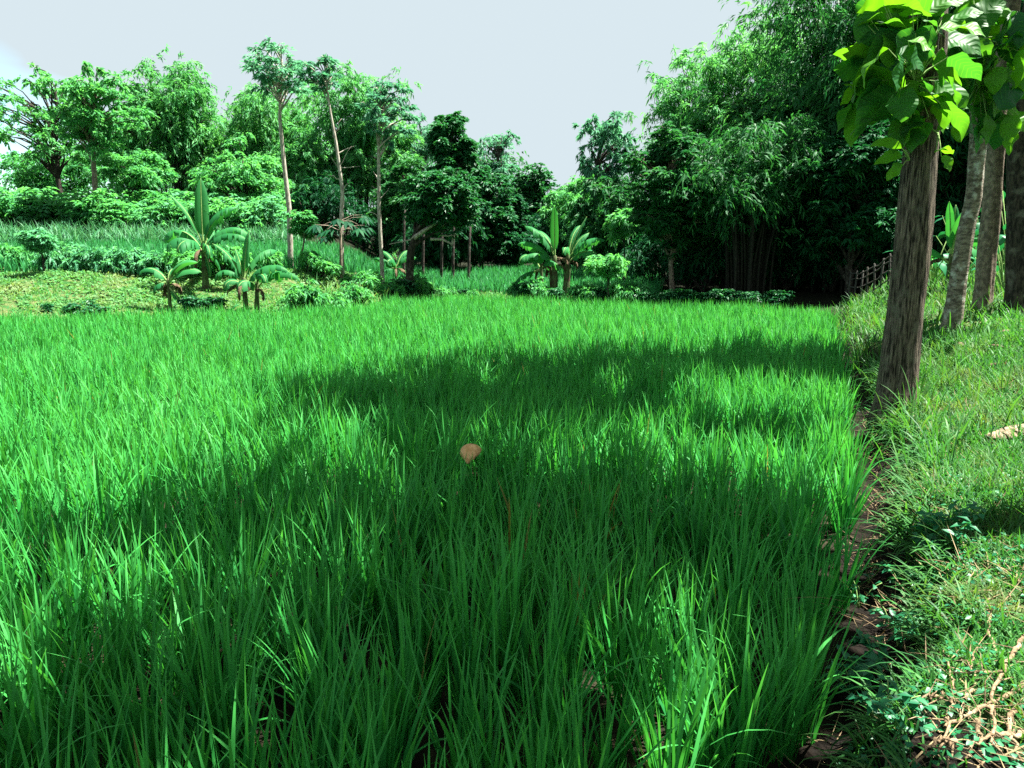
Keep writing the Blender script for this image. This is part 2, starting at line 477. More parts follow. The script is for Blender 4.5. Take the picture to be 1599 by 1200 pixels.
# ------------------------------------------------------------------ ground
def build_ground():
    gx = np.unique(np.concatenate([np.linspace(-2.5, 6, 170), np.linspace(-26, 26, 180), -26 - (np.linspace(0, 1, 50) ** 2.5) * 900, 26 + (np.linspace(0, 1, 50) ** 2.5) * 900]))
    gy = np.unique(np.concatenate([np.linspace(1.2, 8, 150), np.linspace(-4, 45, 200), -4 - (np.linspace(0, 1, 30) ** 2.5) * 400, 45 + (np.linspace(0, 1, 60) ** 2.5) * 1600]))
    X, Y = np.meshgrid(gx, gy)
    Z = ground(X, Y)
    n, m = X.shape
    V = np.stack([X, Y, Z], -1).reshape(-1, 3)
    i = np.arange(n - 1)[:, None] * m + np.arange(m - 1)[None]
    Q = np.stack([i, i + 1, i + m + 1, i + m], -1).reshape(-1, 4)
    x, y = V[:, 0], V[:, 1]
    sr = x - edge_x(y); sf = far_s(x, y); t = x / np.maximum(y, .5)
    soil = sstep(-.25, .05, sr)
    pit = 1 - sstep(.25, .5, np.hypot(x - ROOT_XY[0], (y - ROOT_XY[1]) * .9))
    bank = sstep(.35, .62, sr) * (1 - sstep(1.0, 3.0, sf)) * (1 - pit)
    slope = sstep(.0, .5, sf) * (1 - sstep(.3, .36, t))
    turf = np.clip(bank + slope * (1 - sstep(24, 32, y)), 0, 1)
    litter = np.maximum(sstep(.3, 2.0, sf) * sstep(.08, .2, t), sstep(34, 40, y))
    tag(mesh_obj("ground", V, Q, None, M['ground'], extra={"soil": soil, "turf": turf, "litter": litter}), kind="structure",
        label="muddy paddy floor rising into grassy banks and terraces")


build_ground()

# ------------------------------------------------------------------ rice and grass
def rice_layer(name, sel, spacing, leaves_n, L, W, rings, mat, rnd, xr, yr, sink=0.02, curlm=1.0):
    nx = int((xr[1] - xr[0]) / spacing); ny = int((yr[1] - yr[0]) / spacing)
    X, Y = np.meshgrid(xr[0] + (np.arange(nx) + .5) * spacing, yr[0] + (np.arange(ny) + .5) * spacing)
    X = X.ravel() + (rnd.rand(X.size) - .5) * spacing * 1.1; Y = Y.ravel() + (rnd.rand(Y.size) - .5) * spacing * 1.1
    k = sel(X, Y); X, Y = X[k], Y[k]
    vig = .72 + .5 * fbm(X * .9, Y * .9)
    vig = vig * (0.9 + .2 * rnd.rand(len(X)))
    Z = ground(X, Y) - sink
    n = len(X); m = leaves_n
    idx = np.repeat(np.arange(n), m); N = n * m
    br = .05 * np.sqrt(rnd.rand(N)); ba = rnd.rand(N) * 2 * np.pi
    P = np.stack([X[idx] + br * np.cos(ba), Y[idx] + br * np.sin(ba), Z[idx]], -1)
    az = ba + (rnd.rand(N) - .5) * 1.6
    lean = np.abs(rnd.randn(N)) * .17 + .03
    curl = np.abs(rnd.randn(N)) * .34 * curlm
    far = rnd.rand(N) < .10
    curl[far] += rnd.rand(far.sum()) * 1.5
    ln = L * vig[idx] * (.55 + .5 * rnd.rand(N))
    w = W * (.7 + .6 * rnd.rand(N))
    lv = np.clip(.5 * rnd.rand(N) + .5 * np.repeat(rnd.rand(n), m), 0, 1)
    return P, az, lean, curl, ln, w, rings, lv


def build_rice():
    rnd = np.random.RandomState(21)
    mb = MB()

    def inside(X, Y):
        return (X < edge_x(Y) - .16 + .1 * np.sin(Y * 5)) & (far_s(X, Y) < -.05) & (X > -.86 * Y - 1.6)
    for (y0, y1, sp, m, L, W, rg) in ((.9, 4.2, .21, 26, .70, .0155, 8), (4.2, 7.5, .205, 21, .67, .0165, 6), (7.5, 13, .20, 18, .64, .0175, 4), (13, 29, .22, 14, .62, .020, 3)):
        a = rice_layer("", lambda X, Y: inside(X, Y) & (Y >= y0) & (Y < y1), sp, m, L, W, rg, None, rnd, (-28, 12), (y0, y1))
        blades(mb, a[0], a[1], a[2], a[3], a[4], a[5], a[6], rnd, a[7])
    # a few bent and yellowed blades
    o = mb.build("rice", M['rice'])
    tag(o, "dense young green rice standing in the flooded paddy", "rice", kind="stuff")


build_rice()


def build_terrace_rice():
    rnd = np.random.RandomState(22)
    mb = MB()

    def sel(X, Y):
        s = far_s(X, Y); t = X / Y
        left = (t < -.19) & (s > 4.3) & (s < 13.2)
        mid = (t >= -.19) & (t < .19) & (s > 1.9 + .5 * np.sin(X)) & (s < 11.5) & (Y < 40)
        return (left | mid) & (t > -.85)
    a = rice_layer("", sel, .27, 10, .6, .03, 3, None, rnd, (-34, 9), (23, 43))
    blades(mb, a[0], a[1], a[2], a[3], a[4], a[5], a[6], rnd, a[7])
    tag(mb.build("terrace_rice", M['rice_far']), "green rice on the raised terraces beyond the paddy", "rice", kind="stuff")


build_terrace_rice()


def scatter(rnd, n, xr, yr, sel):
    X = xr[0] + rnd.rand(n) * (xr[1] - xr[0]); Y = yr[0] + rnd.rand(n) * (yr[1] - yr[0])
    k = sel(X, Y); return X[k], Y[k]


def build_grass():
    rnd = np.random.RandomState(23)
    # turf of the right bank
    mb = MB()
    bank = lambda X, Y: (X - edge_x(Y) > .36 + .12 * np.sin(Y * 4)) & (X < .78 * Y + 1.4) & (far_s(X, Y) < 3)
    for (y0, y1, n, L, W, rg) in ((1.3, 3.2, 36000, .085, .008, 4), (3.2, 6, 50000, .11, .009, 3), (6, 11, 60000, .16, .011, 3), (11, 24, 60000, .22, .02, 2)):
        X, Y = scatter(rnd, n, (.42 * y0 - .4, .78 * y1 + 1.4), (y0, y1), bank)
        # clumpy growth
        k = fbm(X * 3, Y * 3) + .25 * rnd.rand(len(X)) > .40
        k &= (np.hypot(X - ROOT_XY[0], (Y - ROOT_XY[1]) * .9) > .30 + .25 * fbm(X * 5, Y * 5)) | (rnd.rand(len(X)) < .12)
        X, Y = X[k], Y[k]; m = len(X)
        P = np.stack([X, Y, ground(X, Y) - .01], -1)
        big = .6 + 1.0 * fbm(X * 1.3 + 9, Y * 1.3)
        blades(mb, P, rnd.rand(m) * 6.28, .15 + np.abs(rnd.randn(m)) * .5, np.abs(rnd.randn(m)) * .9, L * big * (.5 + rnd.rand(m)), W * (.6 + .7 * rnd.rand(m)), rg, rnd)
    tag(mb.build("turf", M['turf_grass']), "short tangled grass covering the bank on the right", "grass", kind="stuff")
    # taller arching blades along the ditch, round the trunks and further along the bank
    mb = MB()
    for (y0, y1, n, L, W, lo, hi) in ((2.6, 6, 1000, .30, .010, .2, 1.6), (5.5, 12, 5200, .42, .014, .15, 4.5), (12, 22, 5000, .5, .022, 0, 6)):
        X, Y = scatter(rnd, n * 4, (-.5, 17), (y0, y1), lambda X, Y: (X - edge_x(Y) > lo) & (X - edge_x(Y) < hi) & (X < .78 * Y + 1) & (far_s(X, Y) < 2.5))
        k = rnd.rand(len(X)) < .12 + 1.5 * np.clip(fbm(X * 1.7 + 3, Y * 1.7) - .48, 0, 1) + .5 * (X - edge_x(Y) < .7) * (Y > 5)
        X, Y = X[k][:n * 2], Y[k][:n * 2]; m = len(X)
        P = np.stack([X, Y, ground(X, Y) - .02], -1)
        blades(mb, P, rnd.rand(m) * 6.28, .05 + np.abs(rnd.randn(m)) * .28, .2 + np.abs(rnd.randn(m)) * .9, L * (.5 + .8 * rnd.rand(m)), W * (.6 + .8 * rnd.rand(m)), 6, rnd)
    tag(mb.build("tall_bank_grass", M['turf_grass']), "taller arching grass blades along the ditch and round the trunks", "grass", kind="stuff")
    mb = MB()
    # blades hanging over the lip of the ditch
    n = 4200; Y = 1.6 + 8.4 * rnd.rand(n) ** 1.3; X = edge_x(Y) + .30 + .22 * rnd.rand(n)
    k = fbm(X * 3 + 11, Y * 3) > .40; X, Y = X[k], Y[k]; m = len(X)
    P = np.stack([X, Y, ground(X, Y) - .01], -1)
    blades(mb, P, np.pi + rnd.randn(m) * .9, .3 + rnd.rand(m) * .8, .4 + np.abs(rnd.randn(m)) * .9, (.05 + .15 * rnd.rand(m) ** 2) * (1 + .16 * Y), (.006 + .005 * rnd.rand(m)) * (1 + .1 * Y), 5, rnd)
    tag(mb.build("lip_grass", M['turf_grass']), "grass blades hanging over the edge of the ditch", "grass", kind="stuff")
    mb = MB()
    # dead stems and straw lying in the turf and in the ditch
    mb = MB()
    X, Y = scatter(rnd, 26000, (-.5, 9), (1.4, 9), lambda X, Y: (X - edge_x(Y) > .0) & (X - edge_x(Y) < 3.2) & (X < .78 * Y + 1))
    k = rnd.rand(len(X)) < .35 + .9 * (fbm(X * 2, Y * 2 + 5) > .48)
    X, Y = X[k], Y[k]; m = len(X)
    P = np.stack([X, Y, ground(X, Y) + .015], -1)
    blades(mb, P, rnd.rand(m) * 6.28, 1.0 + rnd.rand(m) * .5, rnd.randn(m) * .5, .06 + .2 * rnd.rand(m) ** 2, .003 + .004 * rnd.rand(m), 4, rnd)
    tag(mb.build("straw", M['dry_grass']), "dry straw and dead stems lying in the bank grass", "straw", kind="stuff")
    # creeping clover-like ground cover between the grass
    mb = MB()
    X, Y = scatter(rnd, 30000, (.2, 7), (1.5, 8), lambda X, Y: (X - edge_x(Y) > .25) & (X < .78 * Y + 1.2))
    k = fbm(X * 1.8 + 20, Y * 1.8) + .12 * rnd.rand(len(X)) > .56
    X, Y = X[k], Y[k]; m = len(X)
    P = np.stack([X, Y, ground(X, Y) + .01 + .05 * rnd.rand(m)], -1); a = rnd.rand(m) * 6.28
    leaves(mb, P, np.stack([np.cos(a), np.sin(a), .2 * rnd.randn(m)], -1), np.array([0, 0, 1.]) + .35 * rnd.randn(m, 3), .022 + .022 * rnd.rand(m), .02 + .012 * rnd.rand(m), rnd, .15, .2)
    tag(mb.build("ground_cover", M['herb']), "small round-leaved creeping plants in the bank turf", "ground cover", kind="stuff")
    # grass of the far slope
    mb = MB()
    X, Y = scatter(rnd, 170000, (-22, 4), (18.5, 32), lambda X, Y: (far_s(X, Y) > -.1) & (far_s(X, Y) < 4.4) & (X / Y < .02) & (X / Y > -.82) & ((X / Y < -.17) | (far_s(X, Y) < 2.2)))
    k = fbm(X * 1.6, Y * 1.6) + .35 * rnd.rand(len(X)) > .50
    X, Y = X[k], Y[k]; m = len(X)
    P = np.stack([X, Y, ground(X, Y) - .01], -1)
    blades(mb, P, rnd.rand(m) * 6.28, .2 + np.abs(rnd.randn(m)) * .5, np.abs(rnd.randn(m)) * .8, .05 + .12 * rnd.rand(m), .022 + .02 * rnd.rand(m), 2, rnd)
    X, Y = scatter(rnd, 60000, (-22, 4), (18.5, 32), lambda X, Y: (far_s(X, Y) > -.1) & (far_s(X, Y) < 4.2) & (X / Y < -.15) & (X / Y > -.82))
    k = fbm(X * 1.1 + 30, Y * 1.1) + .2 * rnd.rand(len(X)) > .52; X, Y = X[k], Y[k]; m = len(X); a = rnd.rand(m) * 6.28
    P = np.stack([X, Y, ground(X, Y) + .02 + .08 * rnd.rand(m)], -1)
    leaves(mb, P, np.stack([np.cos(a), np.sin(a), .3 * rnd.randn(m)], -1), np.array([0, -.2, 1.]) + .4 * rnd.randn(m, 3), .07 + .07 * rnd.rand(m), .05 + .03 * rnd.rand(m), rnd, .15, .2)
    tag(mb.build("slope_grass", M['slope_grass']), "cropped yellow-green grass on the slope beyond the paddy", "grass", kind="stuff")
    # grey-green tall grass belt above the terrace
    mb = MB()
    X, Y = scatter(rnd, 26000, (-34, -7), (30, 40), lambda X, Y: (far_s(X, Y) > 13.0) & (far_s(X, Y) < 15.5) & (X / Y < -.26) & (X / Y > -.82))
    k = fbm(X * .8, Y * .8 + 4) > .28
    X, Y = X[k], Y[k]; m = len(X)
    P = np.stack([X, Y, ground(X, Y) - .02], -1)
    blades(mb, P, rnd.rand(m) * 6.28, .05 + np.abs(rnd.randn(m)) * .25, .2 + np.abs(rnd.randn(m)) * .8, .6 + .6 * rnd.rand(m), .03 + .03 * rnd.rand(m), 4, rnd)
    tag(mb.build("reed_grass", M['tall_grass']), "belt of tall grey-green grass above the left terrace", "grass", kind="stuff")
    # rank grass on the lip in the middle
    mb = MB()
    X, Y = scatter(rnd, 9000, (-8, 1), (20.5, 30), lambda X, Y: (far_s(X, Y) > -.05) & (far_s(X, Y) < 1.8) & (X / Y > -.27) & (X / Y < -.10))
    m = len(X)
    P = np.stack([X, Y, ground(X, Y) - .02], -1)
    blades(mb, P, rnd.rand(m) * 6.28, .05 + np.abs(rnd.randn(m)) * .3, .2 + np.abs(rnd.randn(m)) * .9, .25 + .5 * rnd.rand(m), .02 + .02 * rnd.rand(m), 4, rnd)
    tag(mb.build("rank_grass", M['slope_grass']), "long straw-streaked grass on the lip of the terrace", "grass", kind="stuff")


build_grass()

# ------------------------------------------------------------------ trees
def ell(rnd, n, flat_top=0.0):
    p = unit(rnd.randn(n, 3)); return p * (rnd.rand(n) ** .45)[:, None]


def crown_leaves(mb, kind, C, rc, rnd, n, L, W, flat):
    """leaves of one clump centred at C"""
    if kind == 'rosette':                       # whorls of drooping leaves at twig ends
        k = max(4, n // 9)
        q = C + ell(rnd, k) * np.array([rc, rc, rc * flat])
        od = unit((q - C) / np.array([1, 1, max(flat, .3)]) + np.array([0, 0, .35 * rc]))
        P = np.repeat(q, 9, 0); m = len(P)
        a = rnd.rand(m) * 6.283
        D = np.stack([np.cos(a), np.sin(a), -.55 + .7 * rnd.rand(m)], -1) + .6 * np.repeat(od, 9, 0)
        N = np.array([0, -.2, .9]) + rnd.randn(m, 3) * .5
        quads(mb, P, D, N, L * (.7 + .6 * rnd.rand(m)), W * (.7 + .6 * rnd.rand(m)), rnd, .3, np.clip(np.repeat(rnd.rand(k), 9) * .7 + .3 * rnd.rand(m), 0, 1))
    elif kind == 'spray':                       # arching sprays hung with narrow leaves
        per = 22
        k = max(3, n // per)
        od = unit(rnd.randn(k, 3) * np.array([1, 1, .55]) + np.array([0, 0, .35]))
        ln = rc * (.7 + .6 * rnd.rand(k))
        s = np.tile(np.linspace(.15, 1, per), k)[:, None]
        o = np.repeat(od, per, 0); l_ = np.repeat(ln, per)[:, None]
        st = np.repeat(C + rnd.randn(k, 3) * rc * .25, per, 0)
        P = st + o * l_ * s + np.array([0, 0, -1.]) * l_ * .55 * s ** 2.2
        m = len(P)
        T = unit(o + np.array([0, 0, -1.1]) * s ** 1.3)
        D = T + rnd.randn(m, 3) * .55 + np.array([0, 0, -.25])
        N = np.array([0, -.25, .8]) + rnd.randn(m, 3) * .75
        quads(mb, P + rnd.randn(m, 3) * .06 * rc, D, N, L * (.6 + .8 * rnd.rand(m)), W * (.6 + .8 * rnd.rand(m)), rnd, .25, np.clip(np.repeat(rnd.rand(k), per) * .6 + .4 * rnd.rand(m), 0, 1))
    else:                                       # 'tier': flat feathery layers
        e = ell(rnd, n)
        P = C + e * np.array([rc, rc, rc * flat])
        P[:, 2] -= .22 * rc * (e[:, 0] ** 2 + e[:, 1] ** 2)
        a = np.arctan2(e[:, 1], e[:, 0]) + rnd.randn(n) * .7
        D = np.stack([np.cos(a), np.sin(a), rnd.randn(n) * .3 - .12], -1)
        N = np.array([0, -.25, .8]) + rnd.randn(n, 3) * .7
        quads(mb, P, D, N, L * (.6 + .8 * rnd.rand(n)), W * (.6 + .8 * rnd.rand(n)), rnd, .15, np.clip(rnd.rand() * .5 + .5 * rnd.rand(n), 0, 1))


def tree(name, label, cat, u, d, v_top, v_bot, hw, kind='tier', leafm='fresh', barkm='bark_dark', seed=1, n_clump=26, n_leaf=260,
         leaf=(.26, .12), flat=.5, clump=.36, trunk_u=None, trunk_r=None, dense=1.0, group=None, limbs=True, trunk_px=None, depth=1.0, shape=None, mix=.4):
    """v_top..v_bot is the height range of the crown, hw its half width in photo pixels at distance d"""
    rnd = np.random.RandomState(seed)
    top = at(u, v_top, d); bot = at(u, v_bot, d)
    c = (top + bot) / 2
    rad = hw / FPX * d; rz = (top[2] - bot[2]) / 2
    bu = at(trunk_u if trunk_u is not None else u, v_bot, d)
    base = np.array([bu[0], d, 0]); base[2] = gz(base[0], base[1])
    H = top[2] - base[2]
    root = thing(name, base, label, cat, group)
    # trunk
    if trunk_r is None: trunk_r = .018 * H + .03
    if trunk_px:
        TP = np.array([at(a, b, d) for a, b in trunk_px]); TP[0, 2] = base[2] - .1
        TP = np.array([TP[0] + 0 * TP[0]] + list(TP[1:]))
        s = np.linspace(0, len(TP) - 1, 4 * len(TP))
        TP = np.stack([np.interp(s, np.arange(len(TP)), TP[:, k]) for k in range(3)], -1)
    else:
        s = np.linspace(0, 1, 9)[:, None]
        e = np.array([c[0], d, c[2] + rz * .45])
        TP = (base - [0, 0, .1]) * (1 - s) + e * s + np.concatenate([[[0, 0, 0]], np.cumsum(rnd.randn(8, 3) * .012 * H, 0)], 0) * np.array([1, 1, .2])
    tb = MB()
    tb.tube(TP, np.linspace(trunk_r, trunk_r * .3, len(TP)), 8, rough=.12, rnd=rnd)
    # clumps
    cl = []
    lim = clump * max(rad, .3)
    tries = 0
    while len(cl) < n_clump and tries < n_clump * 30:
        tries += 1
        p = unit(rnd.randn(3)) * rnd.rand() ** .33
        if shape: p[:2] *= np.interp(p[2], [-1, 0, 1], shape)
        p = p * (.82 + .38 * vnoise(p[0] * 2.2 + seed, p[2] * 2.2 + p[1]))
        q = c + p * np.array([max(rad - lim * .7, .1), max((rad - lim * .7) * depth, .1), max(rz - lim * flat * .8, .1)])
        if all(np.linalg.norm((q - o) / np.array([1, 1, max(flat, .5)])) > lim * .62 for o in cl): cl.append(q)
    cm = MB()
    for q in cl:
        rc = lim * (.55 + .8 * rnd.rand())
        kk = 'spray' if (kind == 'tier' and mix and rnd.rand() < mix) else kind
        crown_leaves(cm, kk, q, rc, rnd, int(n_leaf * dense * (.7 + .6 * rnd.rand())), leaf[0], leaf[1], flat)
        if limbs:
            j = int(np.clip(np.interp(q[2] - rad * .35, TP[:, 2], np.arange(len(TP))), 1, len(TP) - 1))
            a = TP[j]; s = np.linspace(0, 1, 6)[:, None]
            mid = np.array([0, 0, 1.]) * np.linalg.norm(q - a) * .12
            LP = a * (1 - s) + q * s + mid * np.sin(s * np.pi) + rnd.randn(6, 3) * .02 * rad * np.sin(s * np.pi)
            r0 = trunk_r * np.interp(j, [0, len(TP) - 1], [.55, .28])
            tb.tube(LP, np.linspace(r0, .012, 6), 5, rnd=rnd)
            for _ in range(3):
                e2 = q + unit(rnd.randn(3)) * rc * .8 * np.array([1, 1, flat])
                tb.tube(np.array([LP[4], (LP[4] + e2) / 2 + [0, 0, .05], e2]), np.array([.014, .01, .005]) * max(1, d / 25), 4, rnd=rnd)
    tb.build("trunk", M[barkm], root)
    if cl: cm.build("crown", M[leafm], root)
    return root


def bamboo(name, label, cat, u, d, v_top, v_bot, hw, leafm='bamboo', seed=1, n=26, n_leaf=330, leaf=(.28, .06), group=None, lean=(0, 0), hang=1.0, cane='bamboo_cane'):
    """grove of arching canes: canes rise from one clump and bow outwards, hung with narrow leaves"""
    rnd = np.random.RandomState(seed)
    top = at(u, v_top, d); rad = hw / FPX * d
    lowz = at(u, v_bot, d)[2]
    base = np.array([top[0] + lean[0], d + lean[1], 0]); base[2] = gz(base[0], base[1])
    H = top[2] - base[2]
    root = thing(name, base, label, cat, group)
    cb = MB(); lb = MB()
    for k in range(n):
        a = rnd.rand() * 6.283
        h = H * (.62 + .4 * rnd.rand()) if k else H
        spread = rad * (.35 + .75 * rnd.rand()) if k else rad * .3
        b0 = base + np.array([math.cos(a), math.sin(a), 0]) * (.15 + .1 * rad) * rnd.rand() * 2
        s = np.linspace(0, 1, 12)[:, None]
        tip = np.array([math.cos(a), math.sin(a), 0]) * spread - np.array([lean[0], lean[1], 0])
        P = b0 + np.array([0, 0, 1.]) * h * np.sin(s * 1.75) / 1.0 + tip * s ** 1.9
        P[0, 2] -= .1
        cb.tube(P, np.linspace(.045, .008, 12), 5, rnd=rnd)
        # leafy side branches over the upper part
        z0 = (lowz - base[2]) / max(h, .1)
        for j in range(4, 12):
            if P[j, 2] - base[2] < z0 * H * .9 and rnd.rand() < .85: continue
            crown_leaves(lb, 'spray', P[j] + rnd.randn(3) * .12 * rad, rad * (.26 + .18 * rnd.rand()) * hang, rnd, int(n_leaf / 7 * (.6 + .8 * rnd.rand())), leaf[0], leaf[1], .6)
    cb.build("canes", M[cane], root)
    lb.build("crown", M[leafm], root)
    return root


def shrub(name, label, cat, loc, r, h, leafm='fresh', kind='rosette', seed=1, n=900, leaf=(.2, .08), group=None, clumps=9):
    rnd = np.random.RandomState(seed)
    loc = np.array(loc, float)
    root = thing(name, loc, label, cat, group)
    sm = MB(); lm = MB()
    for k in range(clumps):
        a = rnd.rand() * 6.283; rr = r * math.sqrt(rnd.rand()) * .75
        hh = h * (.45 + .5 * rnd.rand()) * (1 - .35 * (rr / max(r, .01)) ** 2)
        q = loc + np.array([math.cos(a) * rr, math.sin(a) * rr, hh])
        sm.tube(np.array([loc + [0, 0, -.05], (loc + q) / 2 + rnd.randn(3) * .05 * r, q]), np.array([.025, .018, .008]), 5, rnd=rnd)
        crown_leaves(lm, kind, q, r * (.38 + .2 * rnd.rand()), rnd, n // clumps, leaf[0], leaf[1], .75)
    sm.build("stem", M['bark_dark'], root); lm.build("foliage", M[leafm], root)
    return root


# --- the woods: (crown centre u, distance, v top, v bottom, half width) in photo pixels, each tree at its own distance and real size
WOOD = "trees of the wood round the paddy"
BG = "bamboo groves"
S1, S2 = (.20, .085), (.24, .075)
tree("spreading_tree", "tall open tree with dark forked trunk at the wood's left end, sky between its branches", "tree", 62, 42, 86, 262, 84, 'tier', 'fresh', 'bark_dark', 101, 70, 100, S1, .5, .17, trunk_u=82, trunk_r=.17, group=WOOD, mix=.6, dense=1.3)
tree("low_tree", "low dark round tree under the open spreading tree at the far left", "tree", 82, 46, 222, 310, 74, 'tier', 'fresh', 'bark_dark', 102, 44, 260, S1, .45, .26, group=WOOD)
tree("slender_tree", "thin-trunked tree with bare lower stem rising from the tall grass on the left", "tree", 152, 37, 100, 246, 64, 'tier', 'fresh', 'bark_grey', 103, 62, 190, S1, .42, .21, trunk_r=.15, trunk_px=[(150, 338), (147, 270), (143, 215), (150, 150)], group=WOOD)
tree("leafy_tree", "full light green tree just right of the thin-trunked left tree", "tree", 218, 45, 116, 320, 62, 'spray', 'bamboo', 'bark_dark', 104, 50, 360, S2, .7, .27, group=WOOD)
tree("bright_tree", "short bright green tree with flat leaf tiers above the left shrubs", "tree", 212, 39.5, 234, 296, 62, 'tier', 'fresh', 'bark_dark', 105, 34, 300, S1, .38, .26, trunk_u=192, group=WOOD)
bamboo("bamboo_grove", "bamboo grove with plumed tops behind the short bright green tree", "bamboo", 262, 46, 114, 300, 56, 'bamboo', 106, 30, 520, (.28, .07), group=BG)
tree("pale_tree", "pale feathery tree between two bamboo groves of the left wood", "tree", 325, 47, 170, 340, 58, 'spray', 'bamboo', 'bark_dark', 107, 46, 360, S2, .7, .28, group=WOOD)
tree("tiered_tree", "broad tiered tree behind the tallest banana plant", "tree", 376, 40, 212, 345, 74, 'tier', 'fresh', 'bark_dark', 108, 60, 280, S1, .42, .22, group=WOOD)
bamboo("bamboo_grove", "bamboo grove behind the tallest pale-trunked tree", "bamboo", 408, 48, 150, 310, 60, 'bamboo', 109, 32, 520, (.28, .07), group=BG)
tree("shady_tree", "dark tree filling the gap between the first two pale slender trunks", "tree", 478, 45, 190, 400, 62, 'spray', 'bamboo', 'bark_dark', 110, 56, 360, S2, .7, .28, group=WOOD)
bamboo("bamboo_grove", "bright bamboo grove with the highest plume, behind the second pale trunk", "bamboo", 552, 46, 122, 330, 62, 'bamboo', 111, 34, 560, (.28, .07), group=BG)
tree("leafy_tree", "rounded leafy tree behind the third pale slender trunk", "tree", 605, 45, 152, 390, 54, 'spray', 'bamboo', 'bark_dark', 112, 54, 360, S2, .7, .29, group=WOOD)
tree("pale_tree", "thin pale tree against the sky left of the tall dark tree", "tree", 655, 54, 168, 330, 40, 'spray', 'airy', 'bark_dark', 113, 34, 230, S2, .7, .30, group=WOOD)
tree("dark_tree", "tall dark round-topped tree standing above the middle of the wood", "tree", 706, 44, 156, 310, 42, 'rosette', 'glossy', 'bark_dark', 114, 50, 330, (.26, .12), .8, .28, group=WOOD, shape=(.9, 1, .8))
tree("airy_tree", "small greyish see-through tree right of the tall dark tree", "tree", 776, 50, 196, 310, 40, 'tier', 'airy', 'bark_dark', 115, 44, 110, S1, .6, .22, group=WOOD)
tree("round_tree", "low dark tree at the lowest dip of the skyline", "tree", 835, 47, 252, 420, 52, 'rosette', 'glossy', 'bark_dark', 116, 50, 320, (.27, .12), .8, .28, group=WOOD)
tree("leafy_tree", "light green leafy tree behind the middle banana clump", "tree", 890, 42, 262, 420, 52, 'spray', 'fresh', 'bark_dark', 117, 46, 330, S2, .7, .30, group=WOOD)
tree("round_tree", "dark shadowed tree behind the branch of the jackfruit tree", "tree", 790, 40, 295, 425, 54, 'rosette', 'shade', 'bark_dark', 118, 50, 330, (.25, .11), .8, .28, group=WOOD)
tree("pale_tree", "pale feathery tree filling the skyline dip left of the broad tiered tree", "tree", 295, 49, 178, 330, 52, 'spray', 'bamboo', 'bark_dark', 135, 46, 340, S2, .7, .27, group=WOOD)
tree("leafy_tree", "light leafy tree showing between the crowns of the first two pale slender trunks", "tree", 455, 49, 156, 350, 56, 'spray', 'fresh', 'bark_dark', 136, 50, 340, S2, .7, .27, group=WOOD)
tree("tiered_tree", "soft tiered tree low behind the third pale slender trunk", "tree", 630, 41, 240, 392, 50, 'tier', 'mid', 'bark_dark', 137, 50, 280, S1, .45, .25, group=WOOD)
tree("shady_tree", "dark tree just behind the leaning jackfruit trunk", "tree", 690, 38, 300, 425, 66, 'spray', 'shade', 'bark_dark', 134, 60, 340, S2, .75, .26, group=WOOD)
tree("airy_tree", "loose airy tree hung with drooping sprays at the left end of the right wood", "tree", 945, 36, 162, 310, 46, 'spray', 'airy', 'bark_dark', 119, 40, 170, (.22, .07), .7, .25, group=WOOD)
tree("drooping_tree", "leafy tree drooping over the small feathery tree by the middle bananas", "tree", 950, 33, 258, 435, 58, 'spray', 'mid', 'bark_dark', 120, 60, 340, (.23, .07), .7, .28, group=WOOD)
tree("mango_tree", "large tree with hanging leaf whorls and pale forked trunk at the right wood's edge", "tree", 1045, 27, 184, 405, 76, 'rosette', 'mid', 'bark_grey', 121, 80, 320, (.22, .065), .85, .24, trunk_u=1052, trunk_r=.10, group=WOOD)
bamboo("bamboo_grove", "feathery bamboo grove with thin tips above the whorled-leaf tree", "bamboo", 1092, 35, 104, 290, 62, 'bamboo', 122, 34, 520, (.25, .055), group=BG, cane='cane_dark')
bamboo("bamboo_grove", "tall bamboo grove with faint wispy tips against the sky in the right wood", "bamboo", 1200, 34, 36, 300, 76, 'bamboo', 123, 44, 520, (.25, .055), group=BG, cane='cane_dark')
tree("bushy_tree", "bushy tree with clustered leaves in the middle of the right wood", "tree", 1205, 29, 130, 310, 74, 'rosette', 'mid', 'bark_dark', 124, 64, 330, (.22, .07), .8, .25, group=WOOD)
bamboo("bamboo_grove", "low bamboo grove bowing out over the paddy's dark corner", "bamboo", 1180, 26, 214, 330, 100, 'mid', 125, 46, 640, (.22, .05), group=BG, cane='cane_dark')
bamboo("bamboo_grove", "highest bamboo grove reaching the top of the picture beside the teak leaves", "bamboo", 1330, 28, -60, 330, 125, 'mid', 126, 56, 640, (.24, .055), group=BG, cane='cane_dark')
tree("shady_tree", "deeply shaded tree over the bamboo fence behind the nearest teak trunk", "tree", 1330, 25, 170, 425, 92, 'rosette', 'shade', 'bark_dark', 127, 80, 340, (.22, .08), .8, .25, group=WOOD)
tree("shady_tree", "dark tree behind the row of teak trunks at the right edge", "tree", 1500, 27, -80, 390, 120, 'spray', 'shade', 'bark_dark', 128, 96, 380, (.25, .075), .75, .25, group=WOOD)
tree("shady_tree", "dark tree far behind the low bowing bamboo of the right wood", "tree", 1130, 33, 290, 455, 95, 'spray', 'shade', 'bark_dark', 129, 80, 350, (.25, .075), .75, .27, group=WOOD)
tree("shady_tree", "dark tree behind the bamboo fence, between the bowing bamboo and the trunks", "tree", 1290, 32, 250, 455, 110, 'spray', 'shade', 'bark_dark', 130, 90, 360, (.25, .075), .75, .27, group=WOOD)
tree("shady_tree", "low dark tree closing the wood behind the dark teak trunk at the right edge", "tree", 1480, 34, 150, 440, 150, 'spray', 'shade', 'bark_dark', 131, 90, 380, (.28, .09), .75, .27, group=WOOD)
